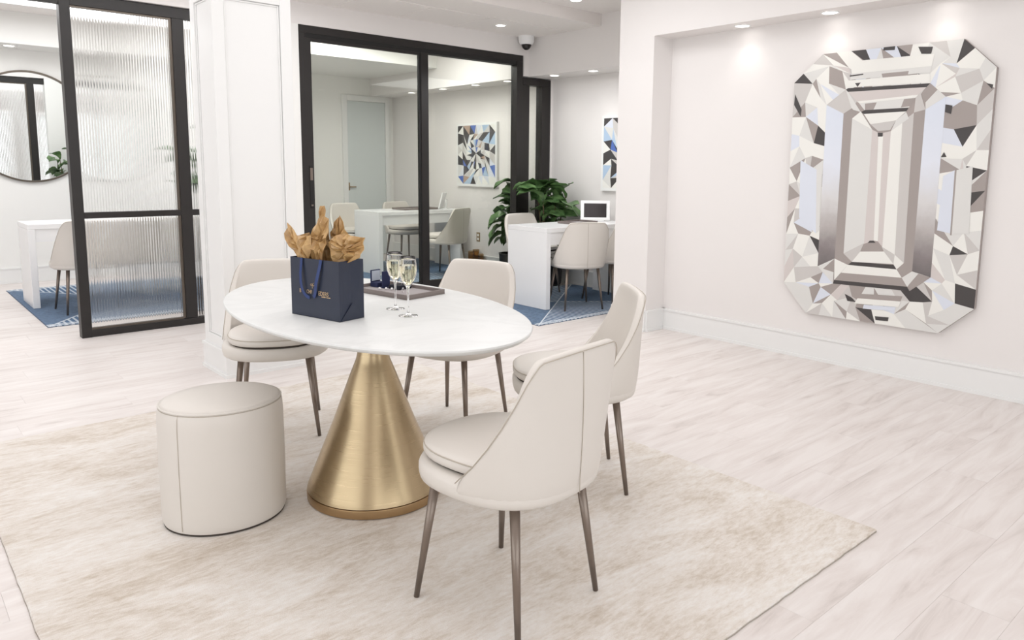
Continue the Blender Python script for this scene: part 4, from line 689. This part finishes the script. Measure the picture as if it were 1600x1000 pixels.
# ================================================================ ART
t = thing('emerald_cut_painting', 'large eight-sided painting of an emerald-cut diamond in greys on the right wall', 'painting', (XA, 2.07, 0))
oc = [(2.682, 1.893), (2.489, 2.066), (1.640, 2.066), (1.461, 1.891), (1.461, .509), (1.645, .332), (2.498, .325), (2.675, .520)]
MB().loft([[(0-.002, y_-2.07, z) for y_, z in oc], [(-.036, y_-2.07, z) for y_, z in oc]]).build('panel', mat('panel_edge', sr(168, 158, 154), .6), t)
m = MB()
for i, (c, fl_) in enumerate(ART):
    q = [(fl_[k]-2.07, fl_[k+1]) for k in range(0, len(fl_), 2)]; d = -.0362-(i < NEXP)*.0006-(i % 7)*.00004
    if i < NEXP: d -= i*.00002
    m.add([(d, a, b_) for a, b_ in q], [tuple(range(len(q)))], c)
m.build('painted_facets', PAL, t)
def brilliant(label, x, y0, y1, z0, z1, seed, fm):
    t = thing('brilliant_cut_painting', label, 'painting', (x, (y0+y1)/2, 0)); hy = (y1-y0)/2
    box('canvas', (-.038, -.001, -hy, hy, z0, z1), fm, t, .001)
    rg = random.Random(seed); m = MB(); a0, b0 = hy-.03, (z1-z0)/2-.03; zc = (z0+z1)/2; NA = 20
    def rim(k, f):
        an = 2*PI*k/NA; c_, s_ = math.cos(an), math.sin(an); s2 = 1/max(abs(c_)/a0, abs(s_)/b0); return c_*s2*f, s_*s2*f
    RR = [0, .26, .48, .72, 1]; G_ = []
    for j, f in enumerate(RR):
        G_.append([(0, .02)]*NA if j == 0 else [tuple(v+(rg.uniform(-.016, .016) if j < 4 else 0) for v in rim(k+(.5 if j % 2 else 0) if j < 4 else k, f)) for k in range(NA)])
    W_ = [0]*5+[1]*4+[2]*3+[5]*2+[10]*3+[8]*2+[9]*1+[11]*6+[4]*2
    for j in range(4):
        for k in range(NA):
            k1 = (k+1) % NA
            if j == 0:
                if k % 2 == 0: m.add([(0, 0, 0)]*0+[(-.0385, *G_[0][0]), (-.0385, *G_[1][k]), (-.0385, *G_[1][k1]), (-.0385, *G_[1][(k+2) % NA])], [(0, 1, 2, 3)], rg.choice([0, 1, 1, 8, 2, 11]))
            else:
                a, b_, c_, d_ = G_[j][k], G_[j][k1], G_[j+1][k1], G_[j+1][k]
                m.add([(-.0385, *a), (-.0385, *b_), (-.0385, *c_)], [(0, 1, 2)], rg.choice(W_)); m.add([(-.0385, *a), (-.0385, *c_), (-.0385, *d_)], [(0, 1, 2)], rg.choice(W_))
    cor = [(a0, b0), (-a0, b0), (-a0, -b0), (a0, -b0)]
    for (cy, cz) in cor:
        m.add([(-.0383, cy, cz), (-.0383, cy*.55, cz), (-.0383, cy, cz*.55)], [(0, 1, 2)], rg.choice([11, 4, 0]))
    m.v = [(v[0], v[1], v[2]+zc) for v in m.v]
    m.build('painted_facets', PAL, t)
brilliant('blue and grey diamond painting seen through the glass doors', XB, 7.19, 8.02, 1.05, 1.855, 3, M_trim)
brilliant('blue and grey diamond painting cut off by the pier edge', XB, 4.62, 5.445, 1.065, 1.85, 8, M_trim)

# ================================================================ MIRROR
t = thing('round_mirror', 'round wall mirror with a thin dark frame in the left office', 'mirror', (1.425, YF, 1.68))
N = 96; Rm = .585
ci = lambda r_, y_: [(r_*math.cos(2*PI*k/N), y_, r_*math.sin(2*PI*k/N)) for k in range(N)]
MB().loft([ci(Rm-.004, -.002), ci(Rm-.004, -.014)]).build('mirror_glass', M_mirror, t)
MB().loft([ci(Rm-.012, -.014), ci(Rm-.012, -.030), ci(Rm+.008, -.030), ci(Rm+.008, -.001)], cap0=False, cap1=False).build('frame', M_mframe, t, smooth=True, auto=True)

# ================================================================ LIGHT FITTINGS, CAMERA, OUTLET
def downlight(x, y_, z, label, watts=4, grp='recessed downlights', first={}):
    if 'o' not in first:
        t = empty('recessed_downlight')
        MB().loft([[(r_*math.cos(2*PI*k/32), r_*math.sin(2*PI*k/32), zz) for k in range(32)] for r_, zz in [(.060, -.0005), (.060, -.004), (.050, -.005), (.046, -.001)]], cap0=False, cap1=False).build('trim_ring', M_wplast, t, smooth=True)
        MB().lathe([(.046, -.0012), (.046, -.0030)], 32).build('lens', M_lamp, t); first['o'] = t
    else: t = copy_tree(first['o'])
    t.location = (x, y_, z); tag(t, label, 'downlight', grp)
    if watts:
        d = bpy.data.lights.new('downlight_beam', 'SPOT'); d.energy = watts; d.spot_size = math.radians(110); d.spot_blend = .8; d.shadow_soft_size = .045; d.color = (1, .96, .9)
        o = bpy.data.objects.new('downlight_beam', d); o.location = (x, y_, z-.012); C.objects.link(o)
downlight(4.755, 3.06, 2.311, 'downlight over the niche left of the emerald-cut painting', 2)
downlight(4.755, 2.42, 2.311, 'downlight right above the top of the emerald-cut painting', 2)
downlight(4.755, 1.75, 2.311, 'downlight over the right part of the emerald-cut painting', 2)
downlight(4.96, 4.92, 2.799, 'downlight in the showroom ceiling at the top edge of the picture', 10)
downlight(4.86, 5.86, 2.689, 'downlight in the lowered ceiling beside the security camera', 2)
for y_, lb in [(5.94, 'downlight over the fiddle leaf fig by the black frame'), (5.37, 'downlight over the desk, nearer the pier'), (4.75, 'downlight in the soffit hidden behind the pier'),
               (6.72, 'rightmost downlight seen through the glass doors'), (7.32, 'second downlight from the right seen through the glass'), (8.00, 'third downlight from the right seen through the glass'), (8.72, 'leftmost downlight seen through the glass doors')]:
    downlight(5.68, y_, 2.284, lb, 2.2)
downlight(1.26, 9.40, 2.484, 'downlight above the round mirror in the left office', 5)
t = thing('ceiling_light_panel', 'bright flat ceiling light in the left office', 'ceiling light', (1.3, 8.3, 2.80))
box('diffuser', (-.9, .9, -.35, .35, -.02, -.001), emit('lit_diffuser', (1, 1, 1), 2.2), t, .002); MB().box(-.92, .92, -.37, -.35, -.024, 0).box(-.92, .92, .35, .37, -.024, 0).build('frame', M_wplast, t)
t = thing('ceiling_light_panel', 'bright strip light on the ceiling of the glazed office', 'ceiling light', (3.85, 7.72, 2.80))
box('diffuser', (-.45, .45, -.15, .15, -.02, -.001), emit('lit_strip', (1, 1, 1), 9), t, .002); MB().box(-.47, .47, -.17, -.15, -.024, 0).box(-.47, .47, .15, .17, -.024, 0).build('frame', M_wplast, t)
t = thing('security_camera', 'white dome security camera hanging in the corner above the glass doors', 'security camera', (5.46, 6.15, 2.69))
MB().lathe([(.085, 0), (.085, -.03), (.080, -.065), (.066, -.085), (.054, -.088)], 36).build('housing', M_wplast, t, smooth=True, auto=True)
MB().lathe([(.054, -.088), (.050, -.105), (.038, -.126), (.020, -.140), (.002, -.144)], 32).build('dome', M_dome, t, smooth=True)
t = thing('power_outlet', 'small beige wall outlet under the painting in the glazed office', 'outlet', (XB, 7.6, .40))
box('plate', (-.006, 0, -.035, .035, -.06, .06), M_beige, t, .001)
for z in (-.025, .025): box('socket', (-.008, -.006, -.017, .017, z-.015, z+.015), M_wplast, t)
for i, (x, y_, r_, h_, lb) in enumerate([(5.875, 7.66, .040, .19, 'brown tinted jar on the floor below the outlet'), (5.875, 7.555, .042, .22, 'middle glass jar on the floor below the outlet'), (5.875, 7.455, .036, .17, 'amber jar nearest the glass doors below the outlet')]):
    t = thing('glass_jar', lb, 'jar', (x, y_, .008), 0, 'glass jars below the outlet')
    MB().lathe([(r_*.9, 0), (r_, .006), (r_, h_), (r_-.004, h_), (r_-.004, .01), (.002, .008)], 24).build('glass', M_amber, t, smooth=True, auto=True)
    MB().lathe([(r_*1.02, h_), (r_*1.02, h_+.018), (r_*.8, h_+.022)], 24).build('lid', M_brass2, t)

# ================================================================ FIDDLE LEAF FIGS
def leaf_mesh(seed):
    rl = random.Random(seed); L, Wd = .24, .118; nu, nv = 8, 4; vs = []; fs = []
    for i in range(nu+1):
        u = i/nu; wv = Wd*(.30+.9*u)*math.sin(PI*min(1, u*.93+.05))**.55*(1-.18*math.exp(-((u-.38)/.12)**2))
        if i == nu: wv *= .25
        for j in range(-nv, nv+1):
            v = j/nv; z = .055*math.sin(u*PI*.9)-.09*u*u+.03*abs(v)**1.5+.010*math.sin(u*14+seed+v*2)*abs(v)
            vs.append((v*wv, u*L, z))
    n = 2*nv+1
    for i in range(nu):
        for j in range(n-1): a = i*n+j; fs.append((a, a+1, a+n+1, a+n))
    o = MB().add(vs, fs).build('leaf_source', M_leaf, smooth=True); me = o.data; bpy.data.objects.remove(o); return me
LM = [leaf_mesh(s_) for s_ in range(4)]
def fig(label, loc, h, spread, nst, nl, seed, cx=0, cy=0, pot=True, sc=1, zmin=.4):
    t = thing('fiddle_leaf_fig', label, 'plant', loc); rf = random.Random(seed)
    MB().lathe([(.12, 0), (.15, .02), (.165, .28), (.172, .30), (.158, .30), (.150, .26)], 32).build('pot', M_pot, t, smooth=True, auto=True)
    MB().lathe([(.149, .255), (.149, .262)], 24).build('soil', M_soil, t)
    for s_ in range(nst):
        a = 2*PI*s_/nst+rf.uniform(-.4, .4); q = spread*rf.uniform(.45, 1); hh = h*rf.uniform(.78, 1) if s_ else h
        tip = Vector((math.cos(a)*q+cx, math.sin(a)*q+cy, hh)); base = Vector((math.cos(a)*.05, math.sin(a)*.05, .26))
        pts = [base.lerp(tip, k/5)+Vector((0, 0, .03*math.sin(k/5*PI))) for k in range(6)]
        stem = MB().tube(pts, [.012, .011, .009, .008, .006, .004], 7).build('stem', M_stem, t, smooth=True)
        for k in range(nl):
            f = .30+.70*(k+rf.random()*.5)/nl; p = base.lerp(tip, min(1, f)); an = k*2.4+rf.random(); 
            s2 = sc*rf.uniform(.75, 1.15)*(.75 if f > .95 else 1); dx, dy = -math.sin(an)*.26*s2, math.cos(an)*.26*s2
            if p.z < zmin: continue
            if loc[0]+p.x+dx > 5.90: an = -an; dx = -dx
            if abs(loc[1]+p.y+dy-YG) < .10 or (loc[1]+p.y+dy-YG)*(loc[1]-YG) < 0: an = PI-an; dy = -dy
            if loc[0]+p.x+dx > 5.93 or abs(loc[1]+p.y+dy-YG) < .05 or (loc[1] < YG and loc[0]+p.x+dx < 5.50 and p.z < .92): continue
            o = bpy.data.objects.new('leaf', rf.choice(LM)); o.parent = t; C.objects.link(o)
            o.location = p; o.scale = (s2, s2, s2); o.rotation_euler = (rf.uniform(.1, .95) if f > .6 else rf.uniform(-.5, .4), rf.uniform(-.4, .4), an)
    return t
fig('fiddle leaf fig in a black pot in the corner behind the white desk', (5.68, 6.00, 0), 1.10, .22, 7, 9, 4, -.06, -.10, sc=1.25)
fig('fiddle leaf fig behind the glass just left of the black corner post', (5.70, 6.62, 0), 1.12, .10, 4, 8, 9, sc=1.05)
fig('fiddle leaf fig in the left office reflected in the round mirror', (2.30, 6.72, 0), 1.62, .20, 5, 9, 13, zmin=1.0)
